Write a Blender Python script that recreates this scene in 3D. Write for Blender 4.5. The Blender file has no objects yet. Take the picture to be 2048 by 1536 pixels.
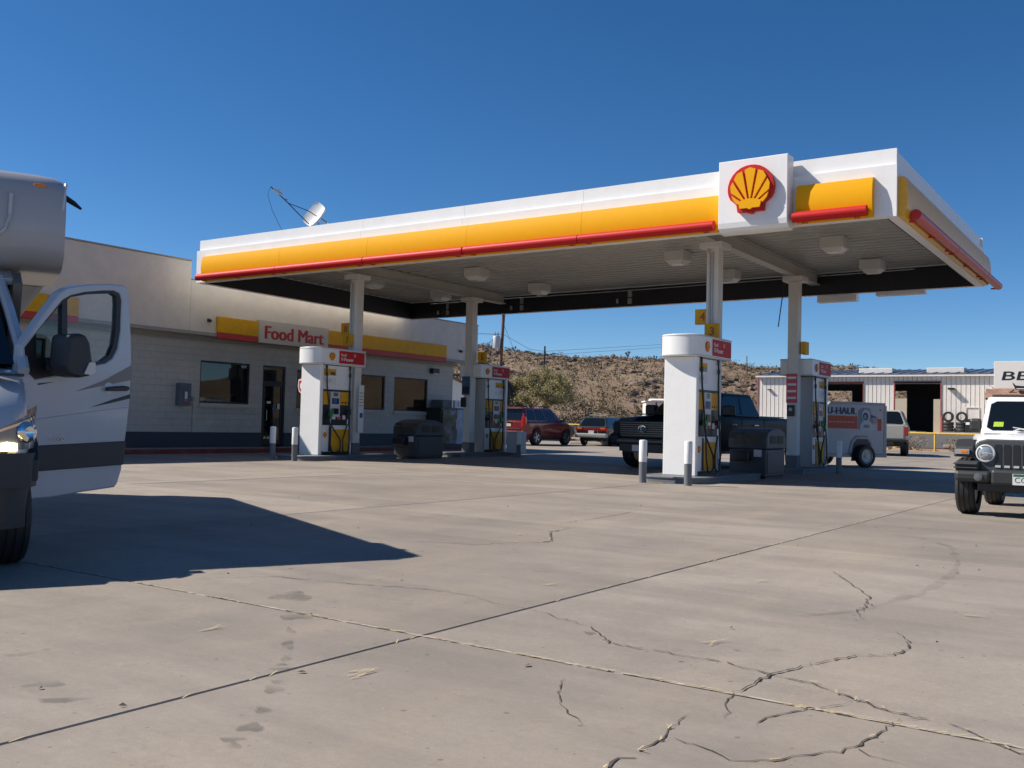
import bpy, bmesh, math, random
from mathutils import Vector, Matrix, noise
R = math.radians
random.seed(7)
scn = bpy.context.scene
COL = scn.collection
# ------------------------------------------------------------------ camera, sky, sun, exposure
EYE = 1.13
pitch = math.atan(78/1950*math.cos(math.atan(.025))); roll = math.atan(.025)
fw = Vector((0, math.cos(pitch), math.sin(pitch))); up0 = Vector((0, -math.sin(pitch), math.cos(pitch))); rt0 = Vector((1, 0, 0))
rt = rt0*math.cos(roll)+up0*math.sin(roll); up = -rt0*math.sin(roll)+up0*math.cos(roll)
cd = bpy.data.cameras.new('camera'); cam = bpy.data.objects.new('camera', cd); COL.objects.link(cam)
cd.sensor_width = 36; cd.lens = 1950/2048*36; cd.clip_start = .05; cd.clip_end = 4000
cam.matrix_world = Matrix(((rt.x, up.x, -fw.x, 0), (rt.y, up.y, -fw.y, 0), (rt.z, up.z, -fw.z, EYE), (0, 0, 0, 1)))
scn.camera = cam
SUN_EL, SUN_AZ = 43.5, -8.0          # light travels towards this bearing (degrees from +X)
sa = R(SUN_AZ); se = R(SUN_EL)
tosun = Vector((-math.cos(sa)*math.cos(se), -math.sin(sa)*math.cos(se), math.sin(se)))
sl = bpy.data.lights.new('sun', 'SUN'); sl.energy = 5.0; sl.angle = R(.53); sl.color = (1, .925, .83)
so = bpy.data.objects.new('sun', sl); COL.objects.link(so); so.rotation_euler = tosun.to_track_quat('Z', 'Y').to_euler()
w = bpy.data.worlds.new('World'); scn.world = w; w.use_nodes = True
nt = w.node_tree; bg = nt.nodes['Background']; sk = nt.nodes.new('ShaderNodeTexSky'); sk.sky_type = 'NISHITA'; sk.sun_disc = False
sk.sun_elevation = se; sk.sun_rotation = math.atan2(tosun.x, tosun.y)
sk.altitude = 1200; sk.air_density = .75; sk.dust_density = .25; sk.ozone_density = 3.2
hs = nt.nodes.new('ShaderNodeHueSaturation'); hs.inputs['Saturation'].default_value = 1.26
nt.links.new(sk.outputs[0], hs.inputs['Color']); nt.links.new(hs.outputs[0], bg.inputs['Color']); bg.inputs['Strength'].default_value = .086
scn.view_settings.view_transform = 'Standard'; scn.view_settings.look = 'None'; scn.view_settings.gamma = 1
scn.view_settings.exposure = .42; scn.view_settings.use_curve_mapping = False

# ------------------------------------------------------------------ helpers
A = R(-34.5); U = Vector((math.cos(A), math.sin(A), 0)); V = Vector((-math.sin(A), math.cos(A), 0)); O0 = Vector((-8.98, 27.36, 0))
def S(u, v, z=0): return O0+U*u+V*v+Vector((0, 0, z))
SITE = Matrix.Translation(O0) @ Matrix.Rotation(A, 4, 'Z')

class MB:
    def __init__(s): s.v = []; s.f = []; s.m = []; s.sm = []
    def add(s, vs, fs, mi=0, sm=False, M=None):
        o = len(s.v); s.v += [tuple(M @ Vector(p)) if M else tuple(p) for p in vs]
        for f in fs: s.f.append([i+o for i in f]); s.m.append(mi); s.sm.append(sm)
        return s
    def box(s, x0, x1, y0, y1, z0, z1, mi=0, M=None):
        vs = [(x, y, z) for z in (z0, z1) for y in (y0, y1) for x in (x0, x1)]
        return s.add(vs, [(0, 2, 3, 1), (4, 5, 7, 6), (0, 1, 5, 4), (2, 6, 7, 3), (0, 4, 6, 2), (1, 3, 7, 5)], mi, False, M)
    def cyl(s, p, q, r, r2=None, n=12, mi=0, cap=True, M=None, sm=True):
        p = Vector(p); q = Vector(q); r2 = r if r2 is None else r2
        d = (q-p).normalized(); a = d.orthogonal().normalized(); b = d.cross(a)
        vs = []
        for c, rr in ((p, r), (q, r2)):
            for i in range(n): t = 2*math.pi*i/n; vs.append(c+a*math.cos(t)*rr+b*math.sin(t)*rr)
        s.add(vs, [(i, (i+1) % n, n+(i+1) % n, n+i) for i in range(n)], mi, sm, M)
        if cap: s.add(vs, [list(range(n))[::-1], list(range(n, 2*n))], mi, False, M)
        return s
    def tube(s, path, r, n=6, mi=0, M=None):
        P = [Vector(p) for p in path]; rings = []
        for i, p in enumerate(P):
            d = (P[min(i+1, len(P)-1)]-P[max(i-1, 0)]).normalized()
            a = d.cross(Vector((.13, .31, .94))).normalized(); b = d.cross(a); rr = r[i] if isinstance(r, (list, tuple)) else r
            rings.append([p+a*math.cos(2*math.pi*k/n)*rr+b*math.sin(2*math.pi*k/n)*rr for k in range(n)])
        return s.loft(rings, mi, True, True, M)
    def loft(s, rings, mi=0, sm=True, caps=True, M=None):
        n = len(rings[0]); vs = [p for r in rings for p in r]; fs = []
        for j in range(len(rings)-1):
            for i in range(n): fs.append((j*n+i, j*n+(i+1) % n, (j+1)*n+(i+1) % n, (j+1)*n+i))
        s.add(vs, fs, mi, sm, M)
        if caps: s.add(list(rings[0]), [list(range(n))[::-1]], mi, False, M); s.add(list(rings[-1]), [list(range(n))], mi, False, M)
        return s
    def prism(s, poly, ax, a0, a1, mi=0, M=None, sm=False):
        def P(p, a): return (a, p[0], p[1]) if ax == 'x' else (p[0], a, p[1]) if ax == 'y' else (p[0], p[1], a)
        n = len(poly); vs = [P(p, a0) for p in poly]+[P(p, a1) for p in poly]
        s.add(vs, [(i, (i+1) % n, n+(i+1) % n, n+i) for i in range(n)], mi, sm, M)
        return s.add(vs, [list(range(n))[::-1], list(range(n, 2*n))], mi, False, M)
    def lathe(s, prof, n=20, mi=0, M=None, sm=True):   # profile (radius, height) round Z
        vs = []; k = len(prof)
        for i in range(n):
            t = 2*math.pi*i/n; vs += [(r*math.cos(t), r*math.sin(t), h) for r, h in prof]
        return s.add(vs, [(i*k+j, ((i+1) % n)*k+j, ((i+1) % n)*k+j+1, i*k+j+1) for i in range(n) for j in range(k-1)], mi, sm, M)
    def grid(s, fn, nu, nv, mi=0, sm=True, M=None):
        vs = [fn(i/nu, j/nv) for j in range(nv+1) for i in range(nu+1)]
        return s.add(vs, [(j*(nu+1)+i, j*(nu+1)+i+1, (j+1)*(nu+1)+i+1, (j+1)*(nu+1)+i) for j in range(nv) for i in range(nu)], mi, sm, M)
    def quad(s, pts, mi=0, M=None): return s.add(pts, [list(range(len(pts)))], mi, False, M)
    def build(s, name, mats, parent=None, loc=None, rz=0, bevel=0, seg=2, sharp=38, fix=True, M=None):
        me = bpy.data.meshes.new(name)
        v = [tuple(M @ Vector(p)) for p in s.v] if M else s.v
        me.from_pydata(v, [], s.f)
        for m in (mats if isinstance(mats, (list, tuple)) else [mats]): me.materials.append(m)
        me.polygons.foreach_set('material_index', s.m); me.polygons.foreach_set('use_smooth', s.sm)
        if fix:
            b = bmesh.new(); b.from_mesh(me); bmesh.ops.remove_doubles(b, verts=b.verts, dist=1e-5)
            bmesh.ops.recalc_face_normals(b, faces=b.faces); b.to_mesh(me); b.free()
        if any(s.sm): me.set_sharp_from_angle(angle=R(sharp))
        o = bpy.data.objects.new(name, me); COL.objects.link(o)
        if parent: o.parent = parent
        if loc is not None: o.location = loc
        if rz: o.rotation_euler.z = rz
        if bevel:
            mod = o.modifiers.new('bevel', 'BEVEL'); mod.width = bevel; mod.segments = seg; mod.limit_method = 'ANGLE'; mod.angle_limit = R(40)
            mod.harden_normals = False
        return o
def thing(name, label, cat, loc=(0, 0, 0), rz=0, group=None, scale=1):
    o = bpy.data.objects.new(name, None); COL.objects.link(o); o.location = loc; o.rotation_euler.z = rz; o.scale = (scale,)*3
    o.empty_display_size = .2
    return tag(o, label, cat, group)
def tag(o, label, cat, group=None):
    o['label'] = label; o['category'] = cat
    if group: o['group'] = group
    return o
def struct(name, label=None):
    o = bpy.data.objects.new(name, None); COL.objects.link(o); o['kind'] = 'structure'
    return o
def dup(root, loc, rz, label, group=None):
    r = root.copy(); COL.objects.link(r); r.location = loc; r.rotation_euler.z = rz; r['label'] = label
    if group: r['group'] = group
    for ch in list(root.children):
        c = ch.copy(); COL.objects.link(c); c.parent = r
        for g in ch.children:
            d = g.copy(); COL.objects.link(d); d.parent = c
    return r
def inst(o, parent, loc, rz=0, scale=None):            # a second alike piece sharing mesh data
    c = o.copy(); COL.objects.link(c); c.parent = parent; c.location = loc; c.rotation_euler.z = rz
    if scale: c.scale = scale
    return c
_tc = {}
def text_geo(t, bold=0.0, shear=0.0):
    k = (t, bold, shear)
    if k not in _tc:
        cu = bpy.data.curves.new('t', 'FONT'); cu.body = t; cu.size = 1; cu.align_x = 'CENTER'; cu.align_y = 'CENTER'; cu.offset = bold; cu.shear = shear
        cu.resolution_u = 3; cu.extrude = .02
        o = bpy.data.objects.new('t', cu); COL.objects.link(o)
        dg = bpy.context.evaluated_depsgraph_get(); me = bpy.data.meshes.new_from_object(o.evaluated_get(dg))
        _tc[k] = ([tuple(v.co) for v in me.vertices], [tuple(p.vertices) for p in me.polygons])
        bpy.data.objects.remove(o); bpy.data.curves.remove(cu); bpy.data.meshes.remove(me)
    return _tc[k]
def text(mb, t, h, M, mi, wide=None, bold=0.0, shear=0.0, depth=.2):
    """lettering of cap height ~h in the local XY plane of M, centred"""
    vs, fs = text_geo(t, bold, shear)
    xs = [v[0] for v in vs]; ys = [v[1] for v in vs]; cx = (min(xs)+max(xs))/2; cy = (min(ys)+max(ys))/2
    sy = h/(max(ys)-min(ys)); sx = sy if wide is None else wide/(max(xs)-min(xs))
    mb.add([((x-cx)*sx, (y-cy)*sy, z*depth*h*5) for x, y, z in vs], fs, mi, False, M)
def face(o, x, n):                                      # matrix: local X along x, local Z along n
    x = Vector(x).normalized(); n = Vector(n).normalized(); y = n.cross(x)
    return Matrix(((x.x, y.x, n.x, o[0]), (x.y, y.y, n.y, o[1]), (x.z, y.z, n.z, o[2]), (0, 0, 0, 1)))

# ------------------------------------------------------------------ materials
def mat(name, col, rough=.5, metal=0, var=0, vs=4, bump=0, bs=30, coat=0, spec=.5, dirt=None, dscale=1.5, damt=.5, emit=None, es=0, rnd=0):
    m = bpy.data.materials.new(name); m.use_nodes = True; n = m.node_tree.nodes; l = m.node_tree.links; b = n['Principled BSDF']
    c4 = (*col, 1); b.inputs['Base Color'].default_value = c4; b.inputs['Roughness'].default_value = rough; b.inputs['Metallic'].default_value = metal
    b.inputs['Coat Weight'].default_value = coat; b.inputs['Coat Roughness'].default_value = .06; b.inputs['Specular IOR Level'].default_value = spec
    tc = n.new('ShaderNodeTexCoord'); src = None
    if var or dirt or rnd:
        mx = n.new('ShaderNodeMix'); mx.data_type = 'RGBA'; mx.blend_type = 'MULTIPLY'; mx.inputs[0].default_value = 1; mx.inputs[6].default_value = c4
        nz = n.new('ShaderNodeTexNoise'); nz.inputs['Scale'].default_value = vs; nz.inputs['Detail'].default_value = 8; nz.inputs['Roughness'].default_value = .65
        l.new(tc.outputs['Object'], nz.inputs['Vector'])
        mr = n.new('ShaderNodeMapRange'); mr.inputs[1].default_value = .25; mr.inputs[2].default_value = .75; mr.inputs[3].default_value = 1-var; mr.inputs[4].default_value = 1+var
        l.new(nz.outputs['Fac'], mr.inputs[0])
        v = mr.outputs[0]
        if rnd:
            oi = n.new('ShaderNodeObjectInfo'); m2 = n.new('ShaderNodeMapRange'); m2.inputs[3].default_value = 1-rnd; m2.inputs[4].default_value = 1+rnd
            l.new(oi.outputs['Random'], m2.inputs[0]); mm = n.new('ShaderNodeMath'); mm.operation = 'MULTIPLY'; l.new(v, mm.inputs[0]); l.new(m2.outputs[0], mm.inputs[1]); v = mm.outputs[0]
        cb = n.new('ShaderNodeCombineColor')
        for i in range(3): l.new(v, cb.inputs[i])
        l.new(cb.outputs[0], mx.inputs[7]); src = mx.outputs[2]
        if dirt:
            n2 = n.new('ShaderNodeTexNoise'); n2.inputs['Scale'].default_value = dscale; n2.inputs['Detail'].default_value = 9; n2.inputs['Roughness'].default_value = .7
            l.new(tc.outputs['Object'], n2.inputs['Vector']); m3 = n.new('ShaderNodeMapRange'); m3.inputs[1].default_value = .48; m3.inputs[2].default_value = .75; m3.inputs[4].default_value = damt
            l.new(n2.outputs['Fac'], m3.inputs[0]); m4 = n.new('ShaderNodeMix'); m4.data_type = 'RGBA'; m4.inputs[7].default_value = (*dirt, 1)
            l.new(m3.outputs[0], m4.inputs[0]); l.new(src, m4.inputs[6]); src = m4.outputs[2]
        l.new(src, b.inputs['Base Color'])
    if bump:
        n3 = n.new('ShaderNodeTexNoise'); n3.inputs['Scale'].default_value = bs; n3.inputs['Detail'].default_value = 6; l.new(tc.outputs['Object'], n3.inputs['Vector'])
        bp = n.new('ShaderNodeBump'); bp.inputs['Strength'].default_value = bump; bp.inputs['Distance'].default_value = .02; l.new(n3.outputs['Fac'], bp.inputs['Height']); l.new(bp.outputs[0], b.inputs['Normal'])
    if emit: b.inputs['Emission Color'].default_value = (*emit, 1); b.inputs['Emission Strength'].default_value = es
    return m
def glass(name, tint, alpha, rough=.02):                # thin pane: part see-through, part mirror
    m = bpy.data.materials.new(name); m.use_nodes = True; n = m.node_tree.nodes; l = m.node_tree.links; n.clear()
    out = n.new('ShaderNodeOutputMaterial'); tr = n.new('ShaderNodeBsdfTransparent'); tr.inputs[0].default_value = (*[c*alpha for c in tint], 1)
    gl = n.new('ShaderNodeBsdfGlossy'); gl.inputs['Roughness'].default_value = rough; gl.inputs[0].default_value = (.95, .97, 1, 1)
    lw = n.new('ShaderNodeLayerWeight'); lw.inputs[0].default_value = .5; pw = n.new('ShaderNodeMath'); pw.operation = 'POWER'; pw.inputs[1].default_value = 4.5; l.new(lw.outputs['Facing'], pw.inputs[0]); fr = n.new('ShaderNodeMapRange'); fr.inputs[3].default_value = .05; fr.inputs[4].default_value = 1; l.new(pw.outputs[0], fr.inputs[0]); mx = n.new('ShaderNodeMixShader')
    l.new(fr.outputs[0], mx.inputs[0]); l.new(tr.outputs[0], mx.inputs[1]); l.new(gl.outputs[0], mx.inputs[2]); l.new(mx.outputs[0], out.inputs[0])
    return m
M_white = mat('white_cladding', (.84, .84, .82), .35, var=.02, vs=3, dirt=(.5, .47, .42), dscale=2.2, damt=.16)
M_whitec = mat('white_column_paint', (.70, .69, .66), .5, var=.04, vs=3, dirt=(.42, .38, .33), dscale=3, damt=.35, bump=.05)
M_yel = mat('yellow_sign_plastic', (.84, .40, .004), .55, spec=.12, var=.03, vs=6, bump=.02, bs=60)
M_yelp = mat('yellow_panel_weathered', (.74, .38, .016), .5, spec=.2, var=.06, vs=5, dirt=(.35, .2, .03), dscale=4, damt=.3)
M_red = mat('red_sign_plastic', (.52, .018, .018), .5, spec=.2, var=.05, vs=8)
M_yels = mat('yellow_side_plastic', (.80, .42, .03), .34, spec=.35, var=.05)
M_reds = mat('red_side_plastic', (.50, .03, .03), .36, spec=.35)
M_redband = mat('red_band_paint', (.50, .035, .03), .5, var=.05)
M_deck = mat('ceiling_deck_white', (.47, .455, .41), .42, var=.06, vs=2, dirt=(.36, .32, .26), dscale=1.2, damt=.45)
M_dark = mat('dark_navy_steel', (.012, .014, .02), .5, var=.1)
M_black = mat('black_plastic', (.016, .017, .018), .38, var=.1)
M_rubber = mat('black_rubber', (.02, .02, .021), .6, var=.15, bump=.05)
M_steel = mat('bare_steel', (.55, .55, .55), .28, 1)
M_galv = mat('galvanised_steel', (.45, .46, .47), .45, .8, var=.1)
M_grey = mat('grey_painted_concrete', (.135, .15, .165), .6, var=.12, vs=5, dirt=(.25, .22, .18), dscale=3, damt=.35, bump=.12)
M_binm = mat('dark_grey_bin_plastic', (.045, .052, .058), .45, var=.1, bump=.06)
M_bolw = mat('white_bollard_sleeve', (.80, .80, .77), .45, var=.04, dirt=(.45, .38, .28), dscale=6, damt=.3)
M_bolg = mat('grey_bollard_paint', (.15, .165, .18), .5, var=.1, dirt=(.3, .27, .22), damt=.3)
M_lens = mat('light_lens', (.75, .75, .70), .25)
M_lampbox = mat('lamp_housing', (.62, .61, .57), .5, var=.05)
M_scr = mat('screen_dark', (.02, .03, .04), .12)
M_ltg = mat('light_grey_plastic', (.55, .56, .56), .4, var=.03)
M_green = mat('green_nozzle', (.02, .22, .06), .4)
M_stucco = mat('stucco_light', (.72, .645, .545), .85, var=.08, vs=2, dirt=(.58, .50, .40), dscale=.9, damt=.4, bump=.5, bs=45)
M_dblue = mat('dark_blue_wall_paint', (.035, .05, .066), .6, var=.1, bump=.25, bs=20)
M_trim = mat('grey_trim', (.34, .32, .28), .6, var=.08)
M_frame = mat('dark_bronze_frame', (.022, .022, .022), .4, .3)
M_sidewalk = mat('sidewalk_concrete', (.33, .30, .26), .85, var=.1, bump=.2)
M_redkerb = mat('red_kerb_paint', (.22, .03, .025), .7, var=.15, dirt=(.2, .17, .14), damt=.5)
M_pane = glass('store_glass', (.50, .56, .54), .75)
M_paned = mat('dark_window_glass', (.006, .008, .009), .03, spec=.6)
M_clear = glass('clear_glass', (.93, .97, .95), .92)
M_text = mat('red_lettering', (.48, .02, .02), .4)
M_paper = mat('white_print', (.75, .75, .73), .5)
M_blueprint = mat('blue_print', (.03, .10, .38), .5)
M_pink = mat('faded_red_poster', (.62, .10, .13), .55, var=.15, vs=12)
M_asph = mat('asphalt', (.085, .082, .08), .85, var=.15, vs=3, bump=.3, bs=80)
M_wood = mat('pole_wood', (.16, .085, .05), .8, var=.25, vs=9, bump=.3)
M_yrail = mat('yellow_rail_paint', (.72, .46, .06), .45, var=.1, dirt=(.35, .2, .06), damt=.4)
# ------------------------------------------------------------------ ground
def mat_concrete():
    m = bpy.data.materials.new('lot_concrete'); m.use_nodes = True; n = m.node_tree.nodes; l = m.node_tree.links; b = n['Principled BSDF']
    b.inputs['Roughness'].default_value = .72; b.inputs['Specular IOR Level'].default_value = .35
    g = n.new('ShaderNodeNewGeometry')
    mp = n.new('ShaderNodeMapping'); mp.inputs['Rotation'].default_value = (0, 0, -A); l.new(g.outputs['Position'], mp.inputs[0])
    def noi(scale, det=8, ro=.6, stretch=None, src=None):
        z = n.new('ShaderNodeTexNoise'); z.inputs['Scale'].default_value = scale; z.inputs['Detail'].default_value = det; z.inputs['Roughness'].default_value = ro
        s = src or mp.outputs[0]
        if stretch:
            k = n.new('ShaderNodeMapping'); k.inputs['Scale'].default_value = stretch; l.new(s, k.inputs[0]); s = k.outputs[0]
        l.new(s, z.inputs['Vector']); return z.outputs['Fac']
    def ramp(fac, a, c, lo=0, hi=1):
        r = n.new('ShaderNodeMapRange'); r.inputs[1].default_value = a; r.inputs[2].default_value = c; r.inputs[3].default_value = lo; r.inputs[4].default_value = hi; l.new(fac, r.inputs[0]); return r.outputs[0]
    def mix(fac, a, c, mode='MIX'):
        x = n.new('ShaderNodeMix'); x.data_type = 'RGBA'; x.blend_type = mode
        if isinstance(fac, float): x.inputs[0].default_value = fac
        else: l.new(fac, x.inputs[0])
        for s, i in ((a, 6), (c, 7)):
            if isinstance(s, tuple): x.inputs[i].default_value = (*s, 1)
            else: l.new(s, x.inputs[i])
        return x.outputs[2]
    c = mix(ramp(noi(.35), .38, .62), (.265, .230, .193), (.335, .292, .246))
    c = mix(ramp(noi(1.1, 12, .72, (.22, 1, 1)), .45, .66, 0, .55), c, (.165, .147, .128))         # long grey smears along the lanes
    c = mix(ramp(noi(.5, 12, .75), .48, .66, 0, .55), c, (.19, .168, .145))                          # cloudy old stains
    c = mix(ramp(noi(.9, 12, .7, (1, .2, 1)), .50, .68, 0, .5), c, (.355, .292, .222))               # dusty tan sheets
    c = mix(ramp(noi(3.1, 10, .7), .60, .72, 0, .5), c, (.15, .135, .12))                           # drips and spots
    c = mix(ramp(noi(9, 10, .75, (.5, 1, 1)), .58, .74, 0, .4), c, (.38, .34, .29))                 # scuffed pale patches
    for sc, r0, am, col in ((1.7, .05, .7, (.07, .062, .055)), (6, .09, .55, (.10, .09, .08)), (14, .12, .5, (.12, .105, .09)), (19, .1, .5, (.44, .40, .34))):
        vz = n.new('ShaderNodeTexVoronoi'); vz.inputs['Scale'].default_value = sc; l.new(mp.outputs[0], vz.inputs['Vector'])
        sep = n.new('ShaderNodeSeparateColor'); l.new(vz.outputs['Color'], sep.inputs[0])           # only some cells carry a speck, each of its own size
        sz = ramp(sep.outputs[0], .1, 1, 0, r0); dv = n.new('ShaderNodeMath'); dv.operation = 'LESS_THAN'; l.new(vz.outputs['Distance'], dv.inputs[0]); l.new(sz, dv.inputs[1])
        ml = n.new('ShaderNodeMath'); ml.operation = 'MULTIPLY'; ml.inputs[1].default_value = am; l.new(dv.outputs[0], ml.inputs[0]); c = mix(ml.outputs[0], c, col)
    fine = noi(140, 5, .75); c = mix(.6, c, mix(ramp(fine, .3, .7), (.74, .74, .74), (1.26, 1.26, 1.26)), 'MULTIPLY')
    mid = noi(26, 6, .7); c = mix(.5, c, mix(ramp(mid, .3, .7), (.86, .86, .86), (1.14, 1.14, 1.14)), 'MULTIPLY')
    oi = n.new('ShaderNodeObjectInfo'); rr = ramp(oi.outputs['Random'], 0, 1, .90, 1.08)
    cb = n.new('ShaderNodeCombineColor'); [l.new(rr, cb.inputs[i]) for i in range(3)]
    c = mix(1.0, c, cb.outputs[0], 'MULTIPLY'); l.new(c, b.inputs['Base Color'])
    bp = n.new('ShaderNodeBump'); bp.inputs['Strength'].default_value = .4; bp.inputs['Distance'].default_value = .004
    ad = n.new('ShaderNodeMath'); ad.operation = 'ADD'; l.new(noi(110, 6, .75), ad.inputs[0]); l.new(noi(420, 3, .7), ad.inputs[1]); l.new(ad.outputs[0], bp.inputs['Height']); l.new(bp.outputs[0], b.inputs['Normal'])
    return m
M_conc = mat_concrete()
M_joint = mat('joint_dirt', (.19, .155, .12), .95, var=.3, vs=14)
M_crack = mat('crack_dirt', (.085, .066, .05), .95, var=.4, vs=40)
M_straw = mat('dry_straw', (.50, .40, .22), .9, var=.3, vs=30)
M_stain_unused = mat('old_oil_stain', (.215, .188, .163), .6, var=.2, vs=9)
M_dirt = mat('desert_dirt', (.30, .19, .125), .95, var=.25, vs=.8, dirt=(.22, .16, .10), dscale=.25, damt=.6, bump=.6, bs=6)
lot = struct('concrete_lot')
UL = [19.6+5.3*k for k in range(-10, 6)]; VL = [-13.45+5.4*k for k in range(-3, 12)]
GAP = .0045
pm = MB().box(GAP, 5.3-GAP, GAP, 5.4-GAP, -.05, 0); slab0 = pm.build('slab', M_conc, lot, S(UL[0], VL[6]), A, bevel=.008, seg=1)
first = True
for i, u in enumerate(UL):
    for j, v in enumerate(VL):
        if u < -2 and v < 14: continue                    # the shop stands there
        if v > 41 or u > 45 or v+5.4 > 48: continue
        if first: slab0.location = S(u, v, -.0); first = False; continue
        inst(slab0, lot, S(u, v, random.uniform(-.003, .0005)), A)
MB().box(UL[0], UL[-1], VL[0], 41.6, -.30, -.006).build('joint_bed', M_joint, lot, M=SITE)
# sheet that reaches the horizon; rises beyond the road
def zg(v): return 0 if v < 42 else .12 if v < 44.5 else .12+(v-44.5)/12*1.1 if v < 56.5 else 1.22
vs = [-1500, -40, 41.5, 42, 42.5, 44.5, 47, 50, 53, 56.5, 62, 90, 400, 3000]; us = [-2500, -300, -100, -40, 0, 40, 100, 300, 2500]
gm = MB(); k = len(us)
gm.add([(u, v, zg(v)-.06) for v in vs for u in us], [(j*k+i, j*k+i+1, (j+1)*k+i+1, (j+1)*k+i) for j in range(len(vs)-1) for i in range(k-1)], 0, True)
g_ = gm.build('desert_ground', M_dirt, M=SITE); g_['kind'] = 'structure'
rm = MB(); rv_ = [46, 47.5, 50, 53, 55]
rm.add([(u, v, zg(v)-.02) for v in rv_ for u in (-300, 300)], [(2*i, 2*i+1, 2*i+3, 2*i+2) for i in range(4)]); o = rm.build('road', M_asph, M=SITE); o['kind'] = 'structure'
km = MB(); km.box(-60, 60, 41.55, 41.75, -.1, .13); o = km.build('lot_kerb', M_sidewalk, M=SITE, bevel=.02); o['kind'] = 'structure'
km = MB(); km.box(-8, 7.5, 55.2, 58.7, .6, 1.27).box(9, 45, 55.3, 58.7, .6, 1.265); o = km.build('workshop_apron', M_sidewalk, M=SITE); o['kind'] = 'structure'
# cracks: ragged dirt filled ribbons let into the slabs
CR = {
'a': [(0.03, 6.07), (0.21, 5.89), (0.36, 5.65), (0.46, 5.53), (0.5, 5.34), (0.54, 5.13), (0.61, 5.05), (0.74, 4.98), (0.9, 4.87), (1.06, 4.76), (1.15, 4.65), (1.25, 4.52), (1.37, 4.4), (1.46, 4.19), (1.53, 4.07), (1.62, 3.93), (1.72, 3.87), (1.78, 3.73), (1.84, 3.49), (2.0, 3.2), (2.1, 2.8)],
'b': [(0.86, 3.83), (0.9, 3.97), (0.92, 4.07), (0.99, 4.23), (1.09, 4.35), (1.17, 4.47), (1.25, 4.57), (1.4, 4.7), (1.57, 4.84), (1.78, 4.98), (1.93, 4.98), (2.03, 5.04), (2.13, 5.19), (2.21, 5.44), (2.21, 5.57)],
'c': [(0.1, 2.9), (0.35, 3.27), (0.4, 3.35), (0.44, 3.38), (0.49, 3.47), (0.53, 3.51), (0.56, 3.57), (0.6, 3.61), (0.63, 3.7), (0.69, 3.83), (0.74, 3.9)],
'd': [(0.6, 3.61), (0.66, 3.55), (0.73, 3.46), (0.77, 3.37), (0.88, 3.37), (1.03, 3.43), (1.13, 3.46), (1.2, 3.48), (1.28, 3.57), (1.37, 3.66), (1.47, 3.79), (1.57, 3.89), (1.66, 3.93)],
'e': [(0.96, 3.74), (1.03, 3.88), (1.13, 3.95), (1.25, 4.01), (1.37, 4.06), (1.47, 4.14)],
'f': [(0.26, 4.36), (0.23, 4.16), (0.23, 4.01), (0.25, 3.86), (0.3, 3.75), (0.31, 3.69)],
'g': [(0.04, 9.28), (0.32, 9.34), (0.42, 9.46), (0.44, 10.22), (0.67, 10.7)],
'g2': [(0.58, 11.13), (0.77, 11.46), (1.04, 11.83), (1.37, 12.4), (1.7, 13.01)],
'h': [(2.63, 7.98), (2.57, 7.47), (2.52, 7.02), (2.48, 6.71), (2.26, 6.24), (2.21, 6.23), (2.14, 5.91)],
'i': [(-2.09, 6.8), (-1.81, 6.92), (-1.63, 6.96), (-1.37, 6.84), (-1.08, 6.74), (-0.86, 6.69), (-0.62, 6.61), (-0.38, 6.52), (-0.2, 6.34), (-0.04, 6.1), (0.03, 6.07)],
'j': [(-0.94, 9.18), (-0.66, 9.14), (-0.3, 9.03), (0.04, 9.28)],
'k': [(1.28, 3.57), (1.27, 3.46), (1.32, 3.4), (1.38, 3.35)]}
WID = {'a': .011, 'b': .013, 'c': .012, 'd': .012, 'e': .009, 'f': .007, 'g': .02, 'g2': .014, 'h': .012, 'i': .009, 'j': .012, 'k': .006}
def ragged(pts, step=.035, amp=.018):
    out = []
    for (x0, y0), (x1, y1) in zip(pts, pts[1:]):
        n = max(1, int(math.hypot(x1-x0, y1-y0)/step))
        for i in range(n):
            t = i/n; out.append((x0+(x1-x0)*t+random.uniform(-amp, amp)*.7, y0+(y1-y0)*t+random.uniform(-amp, amp)))
    return out+[pts[-1]]
def ribbon(mb, P, wid, z, mi, gap=0):
    L = []
    for i, p in enumerate(P):
        a = P[max(i-1, 0)]; b = P[min(i+1, len(P)-1)]; dx, dy = b[0]-a[0], b[1]-a[1]; d = math.hypot(dx, dy) or 1
        t = i/(len(P)-1); ww = wid*random.choice((.3, .45, .6, .8, 1.0, 1.0, 1.5))*min(1, .25+4*min(t, 1-t))
        L.append(((p[0]-dy/d*ww*.5, p[1]+dx/d*ww*.5, z), (p[0]+dy/d*ww*.5, p[1]-dx/d*ww*.5, z)))
    for i in range(len(L)-1):
        if random.random() < gap: continue
        mb.quad([L[i][0], L[i][1], L[i+1][1], L[i+1][0]], mi)
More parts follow.
